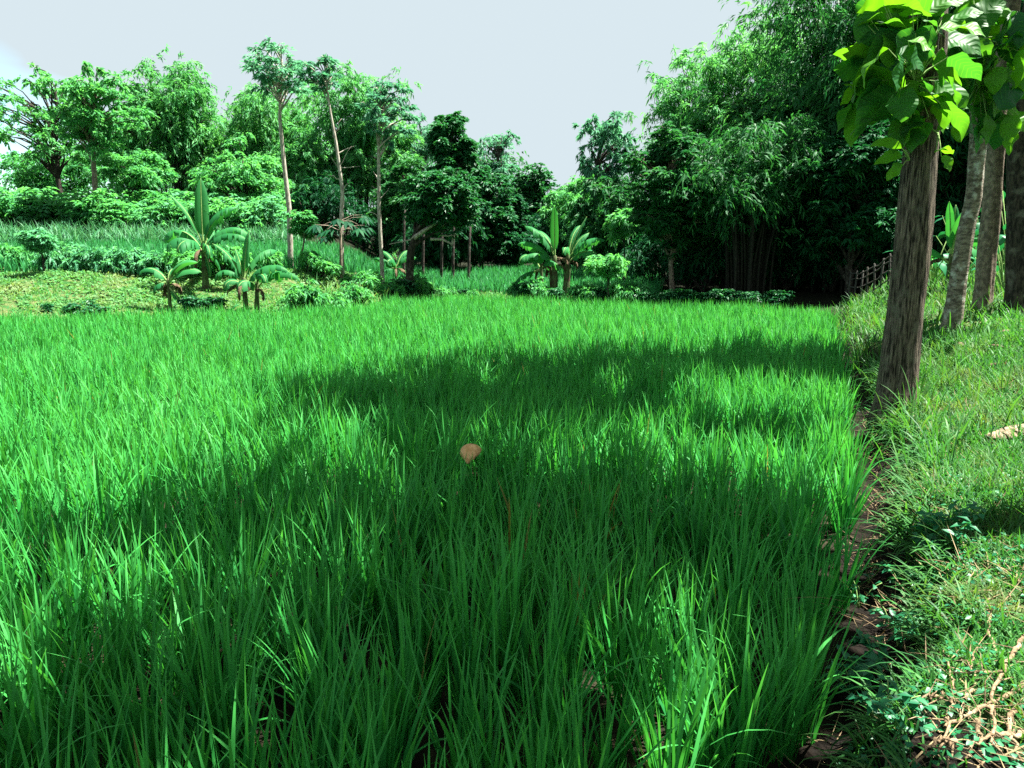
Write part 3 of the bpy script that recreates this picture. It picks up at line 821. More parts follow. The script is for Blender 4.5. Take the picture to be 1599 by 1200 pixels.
tree("shady_tree", "tall dark tree of the right wood, reaching past the right edge of the picture", "tree", 1690, 25, -120, 380, 150, 'rosette', 'shade', 'bark_dark', 132, 80, 330, (.28, .11), .8, .27, group=WOOD)
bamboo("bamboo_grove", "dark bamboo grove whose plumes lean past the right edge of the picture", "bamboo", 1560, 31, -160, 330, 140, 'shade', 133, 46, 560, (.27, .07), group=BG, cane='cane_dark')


def distant_woods():
    rnd = np.random.RandomState(200)
    mb = MB()
    for k in range(150):
        u = -260 + k * 14.5 + rnd.randn() * 8; d = 56 + rnd.rand() * 12
        vt = np.interp(u, [-250, 0, 60, 200, 330, 640, 800, 860, 1000, 1300, 1900], [290, 275, 262, 190, 200, 200, 262, 282, 240, 160, 120])
        p = at(u, vt + 20 + rnd.rand() ** 1.5 * 150, d)
        crown_leaves(mb, 'spray', p, 2.0 + rnd.rand(), rnd, 760, .34, .13, .8)
    tag(mb.build("distant_woods", M['mid']), "far mass of woodland behind the nearer trees", "woodland", kind="stuff")


distant_woods()

# --- three pale slender trees at the terrace edge
G3 = "slender pale-trunked trees on the terrace edge"
tree("slender_tree", "tallest slender tree with long pale trunk and high umbrella crown against the sky", "tree", 432, 27, 66, 150, 64, 'tier', 'airy', 'bark_pale', 301, 40, 75, (.17, .06), .30, .21, mix=.3,
     trunk_u=453, trunk_r=.10, trunk_px=[(453, 405), (452, 330), (445, 270), (437, 190), (438, 130), (440, 95)], group=G3)
tree("slender_tree", "slender tree with kinked pale trunk, dead side twigs and a small wispy top", "tree", 500, 26, 84, 140, 36, 'tier', 'airy', 'bark_pale', 302, 20, 60, (.17, .06), .30, .26, mix=.3,
     trunk_u=533, trunk_r=.085, trunk_px=[(533, 414), (533, 340), (535, 300), (525, 225), (515, 170), (507, 105)], group=G3)
tree("slender_tree", "slender tree with straight pale trunk left of the jackfruit tree", "tree", 610, 27, 124, 225, 46, 'tier', 'airy', 'bark_pale', 303, 36, 85, (.17, .06), .32, .23, mix=.3,
     trunk_u=597, trunk_r=.08, trunk_px=[(597, 408), (592, 330), (591, 240), (594, 160), (598, 135)], group=G3)


def side_twigs(root, px, d, seed):
    rnd = np.random.RandomState(seed)
    for (u, v, du, dv) in px:
        mb = MB()
        a = at(u, v, d); b = at(u + du, v + dv, d) + [0, rnd.randn() * .2, 0]
        s = np.linspace(0, 1, 5)[:, None]
        mb.tube(a * (1 - s) + b * s + rnd.randn(5, 3) * .03 * np.sin(s * np.pi), np.linspace(.022, .006, 5), 5, rnd=rnd)
        mb.build("dead_twig", M['bark_pale'], root)


sl_trees = [o for o in bpy.data.objects if o.get("group") == G3]
side_twigs(sl_trees[1], [(530, 260, 18, -32), (527, 240, 26, -14), (533, 275, -16, -30), (534, 300, 14, -18), (520, 215, 12, -30), (528, 262, 30, -4), (530, 280, -20, -8)], 26, 5)
side_twigs(sl_trees[2], [(593, 305, -12, -14), (593, 310, 14, -16), (592, 280, -10, -12), (593, 340, -16, -10)], 27, 6)

# --- plants standing round those trunks
def umbel_plant(name, label, u, v_base, d, v_top, hw, seed, leafm='fresh', n=9):
    """young tree with a ring of long-stalked fingered leaves (papaya-like)"""
    rnd = np.random.RandomState(seed)
    b = at(u, v_base, d); b[2] = gz(b[0], b[1]); t = at(u, v_top, d); rad = hw / FPX * d
    root = thing(name, b, label, "young tree", None)
    sb = MB(); lb = MB()
    sb.tube(np.array([b - [0, 0, .1], (b + t) / 2 + rnd.randn(3) * .04, t]), np.array([.05, .045, .03]), 7, rnd=rnd)
    for k in range(n * 2):
        a = k * 2.4; h = t + np.array([0, 0, -.4 * rnd.rand()])
        e = h + np.array([math.cos(a), math.sin(a), .25 - .5 * (k % 2)]) * rad * (.6 + .3 * rnd.rand())
        sb.tube(np.array([h, (h + e) / 2 + [0, 0, .08], e]), np.array([.012, .01, .006]), 4, rnd=rnd)
        m = 8; f = np.linspace(-2.2, 2.2, m) + a
        D = np.stack([np.cos(f), np.sin(f), -.45 + 0 * f], -1)
        leaves(lb, np.repeat(e[None], m, 0), D, np.tile([0, 0, 1.], (m, 1)), rad * .45 * np.cos((f - a) * .4), rad * .15, rnd, .1, .3)
    sb.build("stem", M['bark_grey'], root); lb.build("foliage", M[leafm], root)
    return root


umbel_plant("papaya_tree", "young papaya tree with ring of lobed leaves in front of the kinked pale trunk", 532, 412, 25.5, 345, 45, 41, 'shade')
tree("sapling", "light-leaved sapling beside the foot of the tallest pale trunk", "young tree", 474, 26.4, 326, 374, 24, 'rosette', 'fresh', 'bark_grey', 42, 16, 200, (.17, .06), .8, .38, trunk_u=462, trunk_r=.04)
tree("sapling", "small round-headed young tree standing alone on the far left slope", "young tree", 60, 23.3, 356, 392, 26, 'rosette', 'pale', 'bark_dark', 43, 20, 220, (.15, .055), .8, .36, trunk_u=67, trunk_r=.035)

# --- jackfruit tree with broken branch in the middle
def jackfruit():
    d = 27.0
    root = tree("jackfruit_tree", "leaning jackfruit tree with glossy dark crown and a bare broken branch", "tree", 690, d, 258, 374, 68, 'rosette', 'glossy', 'bark_dark', 401, 84, 210, (.17, .075), .9, .20,
                trunk_u=638, trunk_r=.17, trunk_px=[(637, 425), (641, 395), (650, 365), (668, 335), (685, 300)], group=WOOD)
    mb = MB()
    rnd = np.random.RandomState(9)
    for px, r0 in (([(646, 372), (660, 362), (675, 352), (690, 345)], .09), ([(672, 374), (690, 374), (703, 380), (706, 384)], .05), ([(686, 367), (700, 369), (712, 366), (716, 369)], .04),
                   ([(706, 382), (707, 372), (709, 368)], .045), ([(688, 355), (697, 350), (704, 338)], .05), ([(650, 366), (640, 375), (608, 382)], .03)):
        P = np.array([at(a, b, d - .3) for a, b in px]); mb.tube(P, np.linspace(r0, r0 * .45, len(P)), 6, rough=.3, rnd=rnd)
    mb.build("broken_branch", M['bark_pale'], root)
    tree("jackfruit_tree", "dark jackfruit tree beyond the broken branch, across the rice terrace", "tree", 752, 39, 250, 418, 56, 'rosette', 'glossy', 'bark_dark', 402, 80, 240, (.22, .095), .9, .22, group=WOOD)


jackfruit()

# thin stems at the back of the middle terrace
for k, (u, v, h) in enumerate([(629, 391, 40), (659, 396, 26), (706, 404, 36), (731, 407, 30), (688, 400, 24)]):
    d = 33.0
    b = at(u, v, d); b[2] = gz(b[0], b[1]); t = at(u + 2, v - h, d)
    mb = MB(); mb.tube(np.array([b - [0, 0, .1], (b + t) / 2, t, t + [.05, .1, .6]]), np.array([.07, .06, .055, .04]), 7, rough=.15, rnd=rs)
    mb.V = [q for q in mb.V]
    o = mb.build("tree_stem", M['bark_dark'])
    tag(o, "thin bare stem in the shade behind the middle rice terrace", "tree stem", "thin stems behind the middle terrace")

# --- bananas
def banana_leaf(mb, rb, base, az, elev, L, W, arch, rnd, torn=.25, roll=0.0, stalk=.22):
    """one banana leaf: long stalk and rib, two half blades hanging from it, torn in places"""
    n = 26
    s = np.linspace(0, 1, n)
    if torn > .06: arch = arch * (1.15 + .45 * rnd.rand()); az = az + rnd.randn() * .18; roll = roll + rnd.randn() * .25
    el = elev - arch * s ** 1.7
    dl = L / (n - 1)
    h = np.concatenate([[0], np.cumsum(np.cos(el[1:]) * dl)]); z = np.concatenate([[0], np.cumsum(np.sin(el[1:]) * dl)])
    F = np.array([math.cos(az), math.sin(az), 0]); Z = np.array([0, 0, 1.]); S0 = np.array([-math.sin(az), math.cos(az), 0])
    C = base + h[:, None] * F + z[:, None] * Z
    T = np.cos(el)[:, None] * F + np.sin(el)[:, None] * Z
    Nn = np.cross(np.tile(S0, (n, 1)), T); Nn = unit(Nn) * np.sign(-1)
    Nn = -Nn * np.sign((Nn * Z).sum(1, keepdims=True) + 1e-6) * -1
    rb.tube(C, np.linspace(.028, .006, n), 5, rnd=rnd)
    w = np.interp(s, [0, stalk * .7, stalk, stalk + .1, .55, .82, .94, 1], [0.02, 0.03, .5, .88, 1, .86, .5, .04]) * W * .5
    cr, sr_ = math.cos(roll), math.sin(roll)
    for sd in (-1, 1):
        S = (S0 * cr + Nn * sr_) * sd
        hang = (.25 if torn < .06 else (.45 if torn < .15 else .95)) + .35 * rnd.rand()
        k = np.arange(n)
        i = 0
        while i < n - 1:                       # strips between tears share no edge
            j = i + 1
            while j < n - 1 and rnd.rand() > torn * 1.6: j += 1
            seg = np.arange(i, j + 1)
            dro = hang * (.8 + .5 * rnd.rand())
            tilt = (rnd.rand() - .5) * .16 * W if torn > .06 else 0
            mm = C[seg].mean(0); shr = (.0 if torn < .06 else .22) * rnd.rand()
            pull = (mm - C[seg]) * shr * 1.6
            q_ = 1.0 if torn < .06 else .62 + .5 * rnd.rand()
            inn = C[seg]; mid = C[seg] + S[seg] * (w[seg] * .55)[:, None] + Nn[seg] * (w[seg] * .16)[:, None]
            ou = C[seg] + S[seg] * (w[seg] * q_ * (.95 if torn < .15 else .78))[:, None] - Z * (w[seg] * dro * q_)[:, None] + T[seg] * tilt + pull
            V = np.stack([inn, mid, ou], 1).reshape(-1, 3)
            m = len(seg); b = np.arange(m - 1) * 3
            Q = np.concatenate([np.stack([b, b + 1, b + 4, b + 3], -1), np.stack([b + 1, b + 2, b + 5, b + 4], -1)], 0)
            mb.add(V, Q, None, .25 + .5 * rnd.rand())
            i = j


def banana(name, label, base, stem_h, stem_r, specs, seed, group="banana plants", extra_stems=(), leafm='banana'):
    """specs: per leaf (azimuth deg, elevation deg, length, width, arch, torn)"""
    rnd = np.random.RandomState(seed)
    base = np.array(base, float)
    specs = [(q[0], q[1] + (max(0, 84 - q[1]) * .42 if q[1] > 0 else 0), q[2] * 1.0, q[3] * .86, q[4] * 1.35 if q[1] > 0 and q[1] < 75 else q[4]) + tuple(q[5:]) for q in specs]
    root = thing(name, base, label, "banana plant", group)
    stems = [(0, 0, stem_h, stem_r)] + list(extra_stems)
    for (dx, dy, h, r) in stems:
        sb = MB(); b = base + [dx, dy, 0]; b[2] = gz(b[0], b[1])
        s = np.linspace(0, 1, 9)[:, None]
        P = b + np.array([dx * .2, dy * .2, 0]) * s + np.array([0, 0, 1.]) * (s * (h + .1) - .1)
        sb.tube(P, np.interp(s[:, 0], [0, .15, 1], [1.25, 1, .6]) * r, 10, rough=.14, rnd=rnd)
        sb.build("stem", M['banana_stem'], root)
    for (dx, dy, h, r) in stems:
        for q_ in range(2 if h > .5 else 0):
            b = base + [dx * 1.2, dy * 1.2, 0]; b[2] = gz(base[0] + dx, base[1] + dy) + h * (.75 + .2 * rnd.rand())
            mb = MB(); banana_leaf(mb, mb, b, rnd.rand() * 6.28, R(10), .55 + .35 * h * rnd.rand(), .16, R(95), rnd, .3)
            mb.build("dead_leaf", M['dead_leaf'], root)
    for i, sp in enumerate(specs):
        az, elv, L, W, arch, torn = sp[:6]
        k = sp[6] if len(sp) > 6 else 0
        dx, dy, h, r = stems[k]
        b = base + [dx * 1.2, dy * 1.2, 0]; b[2] = gz(base[0] + dx, base[1] + dy) + h - .06 - (.22 * h * rnd.rand() if elv < 75 else 0)
        mb = MB(); rb = MB()
        banana_leaf(mb, rb, b, R(az), R(elv), L, W, R(arch), rnd, torn, roll=(rnd.rand() - .5) * .5)
        lf = mb.build("leaf", M[leafm], root)
        rib = rb.build("rib", M['rib'], root); rib.parent = lf
    return root


def gpt(u, v, d):
    p = at(u, v, d); p[2] = gz(p[0], p[1]); return p


# azimuth: 0 = right, 90 = away, 180 = left, 270 = towards the camera
banana("banana_plant", "tallest banana plant with one upright leaf on the left terrace edge", gpt(320, 425, 23), 1.3, .10,
       [(95, 87, 1.95, .50, 8, .03), (168, 66, 1.75, .34, 22, .12), (175, 46, 1.8, .42, 62, .35), (20, 68, 1.6, .42, 40, .35), (5, 40, 1.75, .42, 62, .35), (-8, 22, 1.6, .40, 50, .35),
        (195, 18, 1.3, .42, 65, .35), (300, 25, 1.1, .4, 80, .35), (235, 30, 1.2, .40, 85, .35), (172, -35, .9, .26, 45, .4), (12, -40, .9, .26, 45, .4), (80, 55, 1.4, .4, 60, .35), (215, -50, .8, .22, 30, .4), (330, -55, .8, .22, 30, .4)], 501)
banana("banana_plant", "small yellowish banana plant with three drooping leaves low on the left slope", gpt(265, 470, 21.2), .85, .055,
       [(172, 48, 1.05, .30, 75, .1), (8, 50, 1.05, .32, 62, .05), (0, 20, 1.05, .28, 38, .1), (200, 0, .6, .24, 70, .2), (80, 70, .5, .18, 40, .1), (330, -45, .6, .2, 20, .1)], 502)
banana("banana_plant", "banana plant on two brown stems at the paddy edge, beside the small yellowish one", gpt(383, 468, 21.4), .98, .08,
       [(165, 76, .9, .26, 10, .1), (158, 62, 1.45, .36, 25, .3), (70, 82, 1.4, .46, 10, .08), (40, 60, 1.45, .46, 38, .35), (10, 38, 1.6, .42, 50, .3), (352, 22, 1.45, .38, 48, .3, 1), (180, 45, 1.1, .26, 85, .35), (250, 40, .9, .32, 85, .3, 1), (300, 30, .9, .32, 80, .25, 1), (120, 60, 1.2, .36, 40, .3), (215, 30, .8, .26, 90, .3)], 503,
       extra_stems=[(.26, .1, .9, .08)])
banana("banana_plant", "knee-high banana sucker between the two banana plants of the slope", gpt(352, 472, 20.9), .12, .04,
       [(170, 45, .6, .22, 50, .1), (185, 12, .6, .2, 40, .1), (30, 70, .6, .2, 30, .1), (240, 40, .5, .2, 60, .1)], 504)
banana("banana_plant", "banana plant cut by the left edge of the picture, only its leaf ends in view", gpt(-42, 455, 21.5), 1.1, .09,
       [(5, 40, 1.1, .34, 45, .2), (350, 15, 1.1, .36, 60, .2), (340, 5, 1.0, .34, 70, .2), (20, 25, 1.0, .34, 50, .2), (180, 40, 1.2, .36, 45, .2), (120, 60, 1.2, .36, 30, .2)], 505)
banana("banana_plant", "many-stemmed banana clump with torn leaves in the middle of the paddy's far edge", gpt(866, 452, 27.3), 1.45, .12,
       [(255, 80, 1.75, .36, -6, .03), (140, 65, 1.5, .4, 35, .3), (95, 85, 1.6, .42, 4, .15), (165, 55, 1.6, .42, 35, .3), (175, 40, 1.7, .4, 40, .3), (190, 15, 1.5, .4, 55, .3), (60, 72, 1.3, .36, 30, .3, 1), (30, 66, 1.4, .36, 30, .3, 1),
        (20, 56, 1.5, .24, 5, .2, 1), (2, 24, 1.5, .4, 32, .35, 1), (345, 20, 1.2, .38, 50, .3, 1), (200, -5, 1.1, .36, 50, .3, 2), (240, 30, 1.0, .36, 70, .3, 1), (300, 30, 1.1, .36, 70, .3, 2), (215, 35, 1.2, .38, 70, .3, 2), (120, 40, 1.2, .38, 60, .3, 2)], 506,
       extra_stems=[(.4, .1, 1.5, .13), (-.4, .2, 1.3, .07), (-.1, .35, 1.2, .06)])
banana("banana_plant", "dim banana plant in the shade behind the leaning jackfruit trunk", gpt(618, 395, 31), .8, .07,
       [(150, 60, 1.1, .34, 35, .2), (175, 30, 1.1, .34, 45, .2), (40, 65, 1.1, .3, 30, .2), (190, -5, .9, .3, 40, .2), (10, 40, 1.0, .3, 50, .2), (260, 40, 1.0, .3, 60, .2)], 507)
banana("banana_plant", "sunlit young banana plant with upright leaves between the first two teak trunks", gpt(1478, 470, 16.5), .8, .07,
       [(200, 82, 1.15, .3, 6, .03), (60, 80, 1.1, .26, 8, .05), (265, 72, 1.2, .42, 35, .05), (180, 10, 1.2, .3, 30, .2), (330, 50, .9, .3, 50, .1), (20, 35, .9, .3, 50, .2)], 508)


def leafy_clump(name, label, u, v, d, n, L, W, h, seed, group):
    """broad-leaved ginger or taro like plant: many stalked large leaves"""
    rnd = np.random.RandomState(seed)
    b = gpt(u, v, d); root = thing(name, b, label, "broad-leaved plant", group)
    sb = MB(); lb = MB()
    for k in range(n):
        a = rnd.rand() * 6.283; hh = h * (.35 + .65 * rnd.rand()); rr = .12 + .35 * rnd.rand() * h
        e = b + np.array([math.cos(a) * rr, math.sin(a) * rr, hh])
        sb.tube(np.array([b, (b + e) / 2 + [0, 0, .1], e]), np.array([.014, .012, .008]), 5, rnd=rnd)
        leaf_blade(lb, e, a + rnd.randn() * .4, R(20 - 60 * rnd.rand()), L * (.7 + .5 * rnd.rand()), W * (.8 + .4 * rnd.rand()), R(50), rnd, .3 * rnd.rand() + .2)
    sb.build("stalks", M['rib'], root); lb.build("foliage", M['herb'], root)
    return root


def leaf_blade(mb, base, az, el, L, W, arch, rnd, lv, wav=.10, roll=0.0, prof=None, nu=9):
    """broad leaf with midrib fold, wavy edge and drooping tip"""
    s = np.linspace(0, 1, nu); e = el - arch * s ** 1.4; dl = L / (nu - 1)
    h = np.concatenate([[0], np.cumsum(np.cos(e[1:]) * dl)]); z = np.concatenate([[0], np.cumsum(np.sin(e[1:]) * dl)])
    F = np.array([math.cos(az), math.sin(az), 0]); Z = np.array([0, 0, 1.]); S0 = np.array([-math.sin(az), math.cos(az), 0])
    C = base + h[:, None] * F + z[:, None] * Z
    T = np.cos(e)[:, None] * F + np.sin(e)[:, None] * Z
    N = np.cross(T, np.tile(S0, (nu, 1)))
    S = S0 * math.cos(roll) + N * math.sin(roll); N2 = N * math.cos(roll) - S0 * math.sin(roll)
    w = np.interp(s, *(prof or ([0, .05, .18, .4, .62, .82, .94, 1], [.05, .32, .82, 1.0, .86, .50, .18, 0]))) * W * .5
    x = np.array([-1, -.55, 0, .55, 1.])
    ph = rnd.rand() * 6
    fold = .22 + .2 * rnd.rand()
    V = C[:, None] + S[:, None] * (w[:, None] * x[None])[..., None]
    up = w[:, None] * (fold * np.abs(x)[None] - .25 * x[None] ** 2) + wav * w[:, None] * np.abs(x)[None] * np.sin(s[:, None] * 11 + ph + 2 * np.sign(x)[None])
    V = V + N2[:, None] * up[..., None]
    k = len(x)
    i = np.arange(nu - 1)[:, None] * k + np.arange(k - 1)[None]
    Q = np.stack([i, i + 1, i + k + 1, i + k], -1).reshape(-1, 4)
    mb.add(V.reshape(-1, 3), Q, None, lv, (s[:, None] * 9 - np.abs(x)[None] * 1.6).ravel())


BL = "broad-leaved plants under the teak trees"
for k, (u, v, d, n, h) in enumerate([(1452, 460, 18.5, 16, 1.3), (1568, 460, 15.5, 18, 1.4), (1500, 450, 20, 20, 1.7), (1575, 440, 19, 22, 2.2), (1430, 440, 20, 14, 1.0), (1535, 445, 19, 18, 1.6)]):
    leafy_clump("broad_leaved_plant", "lush broad-leaved plant in the shade behind the teak trunks", u, v, d, n, .42, .24, h, 600 + k, BL)

# ------------------------------------------------------------------ teak trees on the right bank
def teak_leaf_list(lb, node, rnd, n, size, lvr=(.15, .75), spread=1.0):
    for k in range(n):
        a = rnd.rand() * 6.283
        leaf_blade(lb, node + np.array([math.cos(a), math.sin(a), 0]) * .05, a, R(35 - 70 * rnd.rand()), size * (.6 + .6 * rnd.rand()), size * .62 * (.7 + .5 * rnd.rand()), R(30 + 50 * rnd.rand()), rnd,
                   lvr[0] + (lvr[1] - lvr[0]) * rnd.rand(), roll=(rnd.rand() - .5) * .8)


def teak(name, label, trunk_px, d, r0, r1, barkm, seed, crown_h=(3.0, 9.5), crown_r=2.6, n_shoots=44, flare=0.0, base_off=None, leaf=.34, per=7, cshift=(0, 0)):
    rnd = np.random.RandomState(seed)
    TP = np.array([at(a, b, d) for a, b in trunk_px])
    base = TP[0].copy(); base[2] = gz(base[0], base[1]); TP[0] = base - [0, 0, .15]
    root = thing(name, base, label, "teak tree", "teak trees along the right bank")
    top = TP[-1] + np.array([.25 + .6 * cshift[0], .6 * cshift[1], base[2] + crown_h[1] * .8 - TP[-1][2]])
    TP = np.vstack([TP, top])
    s = np.linspace(0, len(TP) - 1, 40)
    TP = np.stack([np.interp(s, np.arange(len(TP)), TP[:, k]) for k in range(3)], -1)
    for _ in range(3): TP[1:-1] = (TP[:-2] + 2 * TP[1:-1] + TP[2:]) / 4
    hz = np.clip((TP[:, 2] - base[2]) / crown_h[1], 0, 1)
    rad = np.interp(hz, [0, .35, 1], [r0, r1, r1 * .35]) * (1 + flare * np.exp(-np.clip(TP[:, 2] - base[2], 0, 9) / .28))
    tb = MB()
    # finely modelled trunk: flutes, knots and bark ridges in the surface itself
    m = 40; ph = np.linspace(0, 2 * np.pi, m, endpoint=False)
    s2 = np.linspace(0, 39, 200); C = np.stack([np.interp(s2, np.arange(40), TP[:, k]) for k in range(3)], -1); rr = np.interp(s2, np.arange(40), rad)
    zz = C[:, 2:3]
    lump = 1 + .16 * (vnoise(np.cos(ph)[None] * 1.4 + 5 + seed, zz * .9 + np.sin(ph)[None] * 1.4) - .5) * 2 + .09 * (vnoise(ph[None] * 3.5 + seed + 0 * zz, zz * 2.2) - .5) + .09 * (vnoise(ph[None] * 8 + 0 * zz, zz * 3 + seed) - .5)
    fl = 1 + flare * 1.1 * np.exp(-np.clip(zz - base[2], 0, 9) / .22) * np.maximum(0, np.sin(ph[None] * 3 + 1.2)) 
    rad2 = rr[:, None] * lump * fl
    V = C[:, None] + np.stack([np.cos(ph)[None] * rad2, np.sin(ph)[None] * rad2, 0 * rad2], -1)
    i = np.arange(199)[:, None] * m; j = np.arange(m)[None]; j2 = (j + 1) % m
    tb.add(V.reshape(-1, 3), np.stack([i + j, i + j2, i + m + j2, i + m + j], -1).reshape(-1, 4))
    # limbs and leaves of the crown
    lb = MB()
    cz = base[2] + (crown_h[0] + crown_h[1]) / 2; hzr = (crown_h[1] - crown_h[0]) / 2
    for k in range(n_shoots):
        p = unit(rnd.randn(3)) * rnd.rand() ** .4
        q = np.array([TP[-1][0] + .4 * cshift[0], TP[-1][1] + .4 * cshift[1], cz]) + p * [crown_r, crown_r, hzr]
        jx = int(np.clip(np.interp(q[2] - .5 * crown_r * .6, TP[:, 2], np.arange(40)), 4, 39)); a = TP[jx]
        t = np.linspace(0, 1, 6)[:, None]
        P = a * (1 - t) + q * t + np.array([0, 0, .25]) * np.sin(t * np.pi)
        tb.tube(P, np.linspace(min(.05, rad[jx] * .6), .012, 6), 6, rnd=rnd)
        for f in (.55, .78, 1.0):
            nd = a * (1 - f) + q * f + np.array([0, 0, .25 * math.sin(f * math.pi)])
            teak_leaf_list(lb, nd, rnd, per, leaf)
    tb.build("trunk", M[barkm], root)
    if n_shoots: lb.build("crown", M['teak_leaf'], root)
    return root, TP


t1, t1p = teak("teak_tree", "nearest teak trunk at the ditch, thick and brown with furrowed bark", [(1396, 640), (1406, 540), (1420, 420), (1432, 300), (1440, 190), (1452, 20)], 8.0, .182, .166, 'bark_teak', 701, (6.3, 11.5), 2.7, 90, .28, cshift=(-.8, 1.9))
t2, _ = teak("teak_tree", "crooked pale teak trunk with lichen patches, second along the bank", [(1487, 495), (1496, 430), (1512, 345), (1522, 305), (1528, 230), (1530, 150)], 12.0, .135, .108, 'bark_lichen', 702, (6.0, 11), 2.5, 40, .1, leaf=.36, cshift=(-2.4, .4))
t3, _ = teak("teak_tree", "straight grey teak trunk between the crooked pale one and the dark one", [(1533, 478), (1540, 400), (1551, 300), (1558, 200), (1562, 120)], 13.0, .14, .12, 'bark_grey', 703, (6.0, 11.5), 2.3, 28, .1, leaf=.36)
t4, _ = teak("teak_tree", "dark teak trunk cut by the right edge of the picture", [(1592, 470), (1594, 400), (1597, 300), (1600, 200), (1602, 120)], 12.5, .22, .20, 'bark_dark', 704, (6.0, 11.5), 2.3, 28, .15, leaf=.36)
t5, _ = teak("teak_tree", "teak tree on the bank just outside the right edge of the picture", [(2100, 620), (2105, 300), (2108, 0)], 4.6, .2, .18, 'bark_teak', 705, (4.8, 11.5), 2.5, 72, .2, per=8, cshift=(-1.9, .9))
t6, _ = teak("teak_tree", "teak tree on the bank behind the viewer's right shoulder", [(3300, 600), (3300, 300), (3300, 0)], 2.1, .2, .18, 'bark_teak', 706, (4.8, 12), 2.3, 66, .2, per=8, cshift=(-1.7, .7))


# low leaf shoots in front of the trunks: (u, v, direction in the picture deg: 0 right 90 up, length px, width px, distance, colour 0 dark .. 1 yellow green, with the sunlit leaves' brightness put in)
def shoots(root, rows, seed, d0):
    rnd = np.random.RandomState(seed)
    groups = {}
    for r_ in rows: groups.setdefault(r_[6], []).append(r_)
    for an, rr in groups.items():
        lb = MB(); sb = MB()
        A = at(an[0], an[1], d0 + .05)
        for (u, v, ang, lp, wp, lv, _) in rr:
            d = d0 + rnd.randn() * .22
            L = lp / FPX * d * .95; W = wp / FPX * d * .86
            b = at(u, v, d)
            a = R(ang)
            dirv = np.array([math.cos(a), (rnd.rand() - .5) * .9, math.sin(a)])
            hz = math.hypot(dirv[0], dirv[1]); az = math.atan2(dirv[1], dirv[0]); el = math.atan2(dirv[2], hz)
            leaf_blade(lb, b, az, el + .35, L, W, .4 + .9 * rnd.rand(), rnd, lv, wav=.26, roll=(rnd.rand() - .5) * 2.0 + (1.0 if abs(math.cos(a)) < .5 else .45), nu=13)
            sb.tube(np.array([A, (A + b) / 2 + [0, 0, .02], b]), np.array([.008, .006, .004]), 5, rnd=rnd)
        sh = sb.build("leaf_shoot", M['rib'], root)
        lf = lb.build("foliage", M['teak_leaf'], root); lf.parent = sh


A1, A2, A3 = (1428, 130), (1420, 250), (1465, 210)
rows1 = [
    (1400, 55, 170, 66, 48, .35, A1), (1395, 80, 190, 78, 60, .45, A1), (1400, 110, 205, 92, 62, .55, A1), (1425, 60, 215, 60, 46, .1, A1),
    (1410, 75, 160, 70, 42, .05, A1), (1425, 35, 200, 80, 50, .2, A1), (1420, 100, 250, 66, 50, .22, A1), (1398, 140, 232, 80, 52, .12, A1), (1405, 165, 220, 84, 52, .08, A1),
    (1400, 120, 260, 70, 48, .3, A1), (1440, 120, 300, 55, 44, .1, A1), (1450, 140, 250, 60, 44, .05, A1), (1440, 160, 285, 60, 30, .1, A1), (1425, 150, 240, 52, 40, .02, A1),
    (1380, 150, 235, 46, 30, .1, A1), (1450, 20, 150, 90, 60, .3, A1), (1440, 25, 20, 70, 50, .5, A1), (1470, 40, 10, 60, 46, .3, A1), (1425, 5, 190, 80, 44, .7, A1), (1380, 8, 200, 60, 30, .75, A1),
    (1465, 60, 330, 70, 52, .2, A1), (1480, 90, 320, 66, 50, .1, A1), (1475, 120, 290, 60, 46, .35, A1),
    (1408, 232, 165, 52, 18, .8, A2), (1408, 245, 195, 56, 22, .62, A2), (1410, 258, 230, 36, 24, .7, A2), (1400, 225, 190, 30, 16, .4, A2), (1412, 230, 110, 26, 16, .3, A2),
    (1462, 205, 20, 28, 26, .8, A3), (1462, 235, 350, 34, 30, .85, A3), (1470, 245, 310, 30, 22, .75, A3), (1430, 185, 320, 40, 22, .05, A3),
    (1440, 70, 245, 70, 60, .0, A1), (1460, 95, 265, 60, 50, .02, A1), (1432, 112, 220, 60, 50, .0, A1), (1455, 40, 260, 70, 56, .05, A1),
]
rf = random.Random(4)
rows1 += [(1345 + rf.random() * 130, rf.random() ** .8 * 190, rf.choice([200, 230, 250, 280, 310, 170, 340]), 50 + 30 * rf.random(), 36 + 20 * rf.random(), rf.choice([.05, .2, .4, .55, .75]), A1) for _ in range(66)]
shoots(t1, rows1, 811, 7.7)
B1, B2 = (1530, 130), (1530, 60)
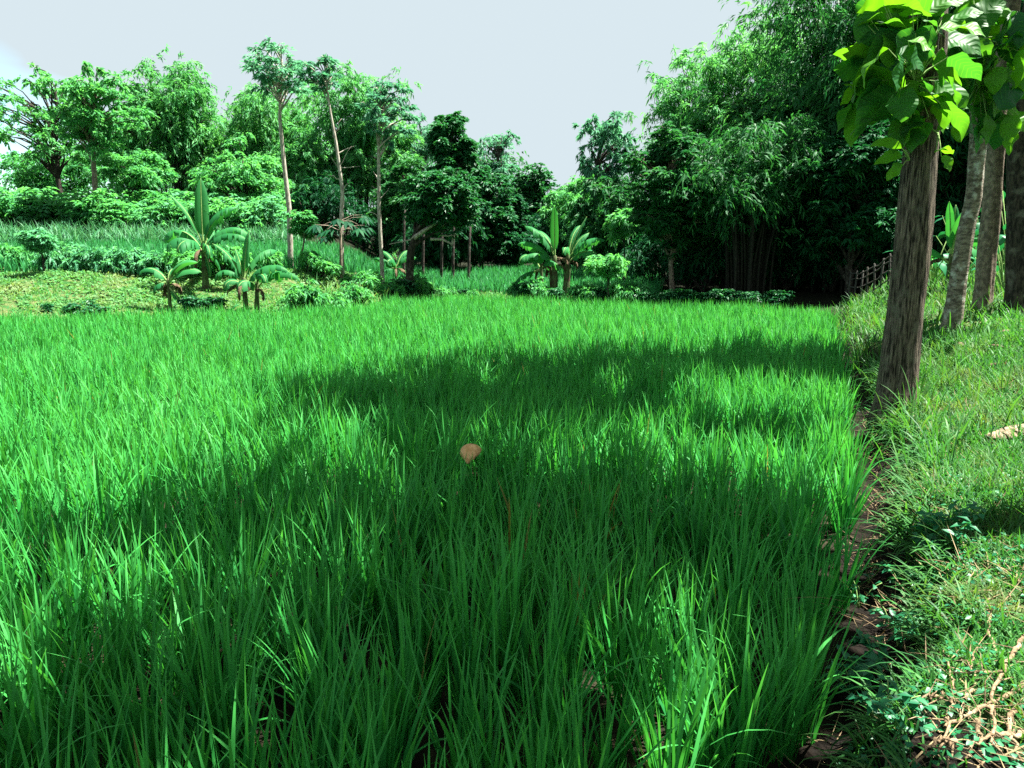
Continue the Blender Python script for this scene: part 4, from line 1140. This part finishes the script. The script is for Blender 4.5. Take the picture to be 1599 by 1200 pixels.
rows2 = [
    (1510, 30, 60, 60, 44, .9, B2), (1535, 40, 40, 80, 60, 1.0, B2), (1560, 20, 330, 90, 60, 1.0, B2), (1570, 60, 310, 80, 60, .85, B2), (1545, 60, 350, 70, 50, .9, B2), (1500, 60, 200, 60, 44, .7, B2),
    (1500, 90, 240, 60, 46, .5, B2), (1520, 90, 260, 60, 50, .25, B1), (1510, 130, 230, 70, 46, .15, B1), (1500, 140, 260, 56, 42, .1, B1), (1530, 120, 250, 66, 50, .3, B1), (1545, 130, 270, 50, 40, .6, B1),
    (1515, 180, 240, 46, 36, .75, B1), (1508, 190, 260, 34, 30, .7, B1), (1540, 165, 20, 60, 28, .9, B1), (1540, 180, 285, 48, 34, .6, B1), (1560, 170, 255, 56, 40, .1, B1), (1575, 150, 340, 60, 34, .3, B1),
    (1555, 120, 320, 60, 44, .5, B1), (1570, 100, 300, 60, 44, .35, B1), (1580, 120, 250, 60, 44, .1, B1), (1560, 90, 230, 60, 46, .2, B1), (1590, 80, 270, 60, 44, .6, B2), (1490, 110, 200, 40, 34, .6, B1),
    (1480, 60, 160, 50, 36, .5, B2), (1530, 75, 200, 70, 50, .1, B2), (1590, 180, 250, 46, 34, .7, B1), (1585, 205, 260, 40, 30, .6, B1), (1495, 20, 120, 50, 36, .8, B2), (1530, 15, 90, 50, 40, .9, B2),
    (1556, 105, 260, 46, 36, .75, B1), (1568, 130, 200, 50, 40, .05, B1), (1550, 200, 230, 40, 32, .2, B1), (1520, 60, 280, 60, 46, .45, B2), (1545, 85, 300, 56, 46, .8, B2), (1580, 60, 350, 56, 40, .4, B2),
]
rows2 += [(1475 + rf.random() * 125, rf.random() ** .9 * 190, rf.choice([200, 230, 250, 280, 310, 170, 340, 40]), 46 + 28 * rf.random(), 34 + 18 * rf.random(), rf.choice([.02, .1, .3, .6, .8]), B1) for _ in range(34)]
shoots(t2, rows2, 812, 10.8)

# ------------------------------------------------------------------ bushes
rk = np.random.RandomState(33)
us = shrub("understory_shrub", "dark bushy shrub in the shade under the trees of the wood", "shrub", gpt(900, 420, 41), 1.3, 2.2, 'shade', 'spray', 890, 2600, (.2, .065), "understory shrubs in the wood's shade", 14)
uk = np.random.RandomState(34)
for k, (u, d) in enumerate([(640, 42), (675, 43), (705, 42.5), (740, 43), (775, 42), (810, 42.5), (845, 43), (880, 42), (915, 41), (950, 39), (985, 37), (1000, 33), (1020, 30), (1045, 30), (1075, 29), (1100, 28), (1130, 29), (1160, 28.5), (1195, 29), (1230, 28), (1265, 28.5), (1300, 27.5), (1335, 28), (1370, 27), (1410, 27), (1450, 26), (1490, 26), (1530, 25), (1570, 25), (1610, 24), (500, 42), (535, 42), (570, 42), (605, 42)]):
    p = gpt(u, 420, d)
    if k == 0: us.location = p
    else: copy_thing(us, p, uk.rand() * 6.28, .8 + .5 * uk.rand())
protos = [shrub("cassava_shrub", "leafy cassava shrub in the bushy belt below the left wood", "shrub", gpt(30, 345, 36.5), 1.15, 1.75, m_, 'rosette', 900 + k, 1500, (.26, .085), "cassava shrubs below the left wood", 11)
          for k, m_ in enumerate(('fresh', 'pale', 'fresh'))]
locs = []
for k in range(34):
    u = -60 + (k % 17) * 29.5 + rk.randn() * 7; row = k // 17
    d = 36.6 + row * 1.8 + rk.randn() * .3
    p = gpt(u, 340, d); locs.append((p, rk.rand() * 6.28, (.85 + .35 * rk.rand()) * (1.0 if u < 430 else .85)))
for k, (p, rz, s_) in enumerate(locs):
    src = protos[k % 3]
    if k < 3:
        src.location = p; src.rotation_euler = (0, 0, rz); src.scale = (s_, s_, s_)
    else:
        copy_thing(src, p, rz, s_)

hp = shrub("weed_shrub", "dark leafy weed shrub in the hedge row along the left terrace edge", "shrub", gpt(100, 418, 24), .55, .75, 'pale', 'spray', 930, 1500, (.16, .05), "hedge row of the left terrace", 9)
for k in range(10):
    u = 92 + k * 17 + rk.randn() * 4
    p = gpt(u, 415, 24.3 + rk.randn() * .15)
    if k == 0: hp.location = p
    else: copy_thing(hp, p, rk.rand() * 6.28, .85 + .4 * rk.rand())
hq = shrub("terrace_bush", "rounded bush on the terrace edge among the banana plants and pale trunks", "shrub", gpt(30, 410, 24.6), .5, .75, 'fresh', 'spray', 931, 1500, (.15, .045), "bushes of the terrace edge", 12)
for k, (u, d, s_) in enumerate([(28, 24.8, .9), (285, 24.3, 1.0), (305, 24.0, 1.25), (345, 24.2, 1.3), (360, 24.6, .9), (375, 24.8, 1.1), (482, 25.4, .9), (505, 25.4, 1.0), (425, 25.4, .8), (555, 25.8, 1.1), (575, 25.8, 1.0), (612, 26.4, .8)]):
    p = gpt(u, 412, d)
    c_ = hq if k == 0 else copy_thing(hq, p, rk.rand() * 6.28, s_)
    c_.location = p; c_.scale = (s_ * (.8 + .5 * rk.rand()), s_ * (.8 + .4 * rk.rand()), s_ * (.55 + .7 * rk.rand()))
he = shrub("edge_bush", "low bush on the far lip of the paddy", "shrub", gpt(470, 460, 22), .45, .55, 'glossy', 'rosette', 932, 1500, (.13, .055), "low bushes on the paddy's far lip", 9)
hf = shrub("edge_bush", "low bush on the far lip of the paddy", "shrub", gpt(470, 460, 22), .45, .6, 'fresh', 'spray', 933, 1500, (.14, .045), "low bushes on the paddy's far lip", 9)
eb = [(300, .25, .9), (330, .3, .8), (462, .5, 1.0), (478, .4, 1.3), (500, .3, .7), (545, .5, 1.0), (560, .4, .9), (632, .6, 1.3), (645, .9, 1.4), (655, .5, 1.2), (668, .6, .7), (690, .5, .6), (705, .6, .5), (722, .5, .55), (738, .5, .5), (806, .4, .9), (820, .5, 1.1), (835, .4, 1.2), (848, .2, 1.0), (872, .2, 1.0), (905, .4, 1.0), (922, .5, 1.0), (940, .5, .9), (965, .6, 1.2), (990, .7, 1.2), (1010, .4, .9), (1040, .5, 1.0), (1065, .5, 1.1), (1090, .4, 1.0), (1120, .5, 1.1), (1150, .6, .9), (1180, .5, 1.0), (1215, .7, 1.1)]
for k, (u, off, s_) in enumerate(eb):
    t = (u - 799.5) / FPX / 1.0
    d = float(np.interp(t, T_F, Y_F)) + off + .25
    p = gpt(u, 455, d)
    if k == 0: he.location = p; he.scale = (s_ * .9,) * 3
    else: copy_thing(he if (k % 3 == 1 or u > 990) else hf, p, rk.rand() * 6.28, s_ * .9)
hf.location = gpt(520, 460, 22.6)
for k, (u, v, d, s_) in enumerate([(108, 468, 20.6, .16), (118, 470, 20.4, .2), (142, 466, 20.6, .24), (160, 470, 20.6, .16), (72, 470, 20.6, .14)]):
    shrub("weed_tuft", "small dark weed tuft at the foot of the bare left slope", "weed", gpt(u, v, d), s_, s_ * 1.6, 'glossy', 'rosette', 940 + k, 260, (.10, .05), "weed tufts on the left slope", 5)

# small feathery tree right of the middle bananas, and saplings
tree("feathery_sapling", "small feathery tree with thin twin stems right of the middle banana clump", "tree", 948, 24.9, 392, 432, 36, 'tier', 'fresh', 'bark_dark', 951, 18, 220, (.14, .05), .35, .36, trunk_u=950, trunk_r=.03)
tree("feathery_sapling", "bright drooping sapling lit by the sun in front of the right wood", "tree", 972, 29, 318, 375, 26, 'spray', 'fresh', 'bark_dark', 952, 14, 240, (.2, .06), .7, .40, trunk_u=975, trunk_r=.04)

# ------------------------------------------------------------------ bamboo fence in the dark corner
def bamboo_fence():
    rnd = np.random.RandomState(61)
    a = gpt(1325, 470, 23.6); b = gpt(1408, 460, 20.2)
    root = thing("bamboo_fence", a, "low weathered bamboo fence in the dark corner behind the nearest teak trunk", "fence")
    for k in range(9):
        t = k / 8; p = a * (1 - t) + b * t; p[2] = gz(p[0], p[1])
        mb = MB(); mb.tube(np.array([p - [0, 0, .1], p + [rnd.randn() * .02, 0, .45], p + [rnd.randn() * .03, 0, .95]]), .028, 7, rnd=rnd)
        mb.build("post", M['bamboo_cane'], root)
    for h in (.25, .5, .75, .9):
        mb = MB(); s = np.linspace(0, 1, 12)[:, None]; P = a * (1 - s) + b * s
        P[:, 2] = [gz(*q[:2]) for q in P]; P[:, 2] += h + rnd.randn(12) * .012; P[:, 1] -= .05
        mb.tube(P, .02, 6, rnd=rnd); mb.build("rail", M['bamboo_cane'], root)


bamboo_fence()

# ------------------------------------------------------------------ dry leaves
def curled_leaf(name, label, cat, loc, L, W, az, el, arch, matn, seed, curl=1.2):
    rnd = np.random.RandomState(seed); mb = MB()
    nu, nv = 16, 11
    s = np.linspace(0, 1, nu); e = el - arch * s
    dl = L / (nu - 1)
    h = np.cumsum(np.cos(e) * dl); z = np.cumsum(np.sin(e) * dl)
    F = np.array([math.cos(az), math.sin(az), 0]); Z = np.array([0, 0, 1.]); S0 = np.array([-math.sin(az), math.cos(az), 0])
    C = np.array(loc) + h[:, None] * F + z[:, None] * Z
    T = np.cos(e)[:, None] * F + np.sin(e)[:, None] * Z; N = np.cross(T, np.tile(S0, (nu, 1)))
    w = np.interp(s, [0, .1, .35, .7, .92, 1], [.06, .6, 1, .85, .4, .02]) * W * .5
    x = np.linspace(-1, 1, nv)
    th = x * curl
    V = C[:, None] + S0 * (w[:, None] * np.sin(th) / curl)[..., None] + N[:, None] * ((np.cos(th) - 1) / curl * w[:, None] + .05 * w[:, None] * np.sin(s[:, None] * 14 + x * 3))[..., None]
    i = np.arange(nu - 1)[:, None] * nv + np.arange(nv - 1)[None]
    mb.add(V.reshape(-1, 3), np.stack([i, i + 1, i + nv + 1, i + nv], -1).reshape(-1, 4))
    o = mb.build(name, M[matn]); md = o.modifiers.new("thick", 'SOLIDIFY'); md.thickness = .004
    return tag(o, label, cat)


p = at(739, 690, 5.8)
curled_leaf("dry_leaf", "curled tan dry leaf caught among the rice blades in mid paddy", "dry leaf", p + [0, .06, -.095], .34, .21, R(-97), R(66), R(142), 'dry_leaf', 3, 1.2)
p = gpt(1528, 727, 6.1)
curled_leaf("dry_leaf", "big grey-brown dry leaf lying in the bank grass at the right edge", "dry leaf", p + [0, 0, .10], .62, .26, R(18), R(12), R(8), 'dry_leaf_grey', 4, 1.1)
for k, (u, v, d, L) in enumerate([(1497, 525, 10.2, .2), (1545, 545, 9.6, .22), (1580, 515, 10.5, .2), (1555, 590, 8.8, .16), (1590, 520, 10.6, .18)]):
    p = gpt(u, v, d)
    o = curled_leaf("dry_leaf", "small fallen dry leaf in the sunlit grass behind the nearest teak trunk", "dry leaf", p + [0, 0, .09], L * .85, L * .4, rk.rand() * 6.28, R(14), R(50), 'dead_leaf' if k % 2 else 'dry_leaf_grey', 20 + k, 1.2)
    o["group"] = "fallen leaves on the sunlit bank"

# ------------------------------------------------------------------ roots and herbs at the eroded bank edge
def gpix(u, v, lift=0.0):
    """where the line of sight of a photo pixel meets the ground"""
    d = 1.2
    while d < 40:
        q = at(u, v, d)
        if q[2] <= gz(q[0], q[1]): break
        d += .02
    q[2] = gz(q[0], q[1]) + lift
    return q


def roots():
    rnd = np.random.RandomState(71)
    b = gpix(1520, 1150)
    root = thing("root_tangle", b, "tangle of bare pale roots sticking out of the eroded bank at the lower right", "roots")
    lines = [[(1599, 1085), (1560, 1110), (1530, 1130), (1490, 1140), (1478, 1165), (1462, 1200)], [(1478, 1150), (1490, 1100), (1475, 1060), (1468, 1020)],
             [(1599, 1010), (1570, 1050), (1545, 1120), (1550, 1200)], [(1505, 1110), (1520, 1080), (1515, 1040), (1530, 1035)], [(1470, 1105), (1440, 1110), (1420, 1125)],
             [(1599, 1160), (1570, 1170), (1540, 1180), (1500, 1200)], [(1560, 1065), (1525, 1070), (1480, 1068), (1440, 1075)], [(1488, 1180), (1460, 1185), (1425, 1210)], [(1545, 960), (1540, 1000), (1560, 1040), (1555, 1070)],
             [(1520, 1150), (1535, 1190), (1525, 1230)], [(1580, 1120), (1575, 1160), (1590, 1210)]]
    for i, ln in enumerate(lines):
        P = np.array([gpix(u, v, .02 + .04 * rnd.rand()) for u, v in ln])
        s = np.linspace(0, len(P) - 1, 5 * len(P)); P = np.stack([np.interp(s, np.arange(len(P)), P[:, k]) for k in range(3)], -1)
        for _ in range(2): P[1:-1] = (P[:-2] + 2 * P[1:-1] + P[2:]) / 4
        P += rnd.randn(*P.shape) * .006
        mb = MB(); mb.tube(P, np.linspace(.009, .003, len(P)) * (.5 + .8 * rnd.rand()), 8, rough=.25, rnd=rnd)
        for _ in range(6):
            j = rnd.randint(1, len(P) - 1); e = P[j] + rnd.randn(3) * np.array([.09, .09, .05])
            mb.tube(np.array([P[j], (P[j] + e) / 2 + rnd.randn(3) * .015, e]), np.array([.003, .002, .001]), 5, rnd=rnd)
        mb.build("root", M['root'], root)


roots()


def herb(u, v, seed, label, L=.05, n=26, h=.14, group=None, lift=0):
    rnd = np.random.RandomState(seed); b = gpix(u, v, lift)
    root = thing("herb", b, label, "herb", group); sb = MB(); lb = MB()
    for k in range(5):
        a = rnd.rand() * 6.28; e = b + np.array([math.cos(a) * h * .7, math.sin(a) * h * .7, h * (.5 + .6 * rnd.rand())])
        s = np.linspace(0, 1, 5)[:, None]; P = b * (1 - s) + e * s + np.array([0, 0, .03]) * np.sin(s * np.pi)
        sb.tube(P, .0025, 4, rnd=rnd)
        m = n // 5
        q = P[rnd.randint(1, 5, m)] + rnd.randn(m, 3) * .004
        aa = rnd.rand(m) * 6.28
        leaves(lb, q, np.stack([np.cos(aa), np.sin(aa), .1 + .3 * rnd.randn(m)], -1), np.array([0, 0, 1.]) + rnd.randn(m, 3) * .25, L * (.6 + .7 * rnd.rand(m)), L * .55, rnd, .2, .2)
    sb.build("stem", M['rib'], root); lb.build("foliage", M['herb'], root)


HG = "small herbs along the ditch"
for k, (u, v, n, L) in enumerate([(1345, 1085, 40, .06), (1370, 1060, 40, .055), (1400, 1020, 36, .05), (1385, 1145, 60, .045), (1330, 1100, 20, .05), (1450, 870, 44, .06), (1480, 860, 40, .06), (1405, 930, 30, .05), (1340, 960, 14, .045), (1355, 920, 14, .045), (1395, 1000, 30, .05), (1500, 830, 36, .055)]):
    herb(u, v, 1000 + k, "small round-leaved herb rooted in the ditch or the edge of the bank", L * 1.15, int(n * 1.3), .16, HG, .03)

# long seed-headed grass stalks arching out over the ditch
for k, (u, v, az, ln) in enumerate([(1395, 1000, 176, .62), (1440, 1005, 180, .75), (1430, 860, 185, .4)]):
    rnd = np.random.RandomState(1100 + k); b = gpix(u, v); mb = MB()
    blades(mb, b[None], np.array([R(az)]), np.array([.9]), np.array([.85]), np.array([ln]), np.array([.006]), 10, rnd)
    tag(mb.build("grass_stalk", M['dry_grass']), "long dry grass stalk arching from the bank over the ditch", "grass stalk", "dry stalks over the ditch")
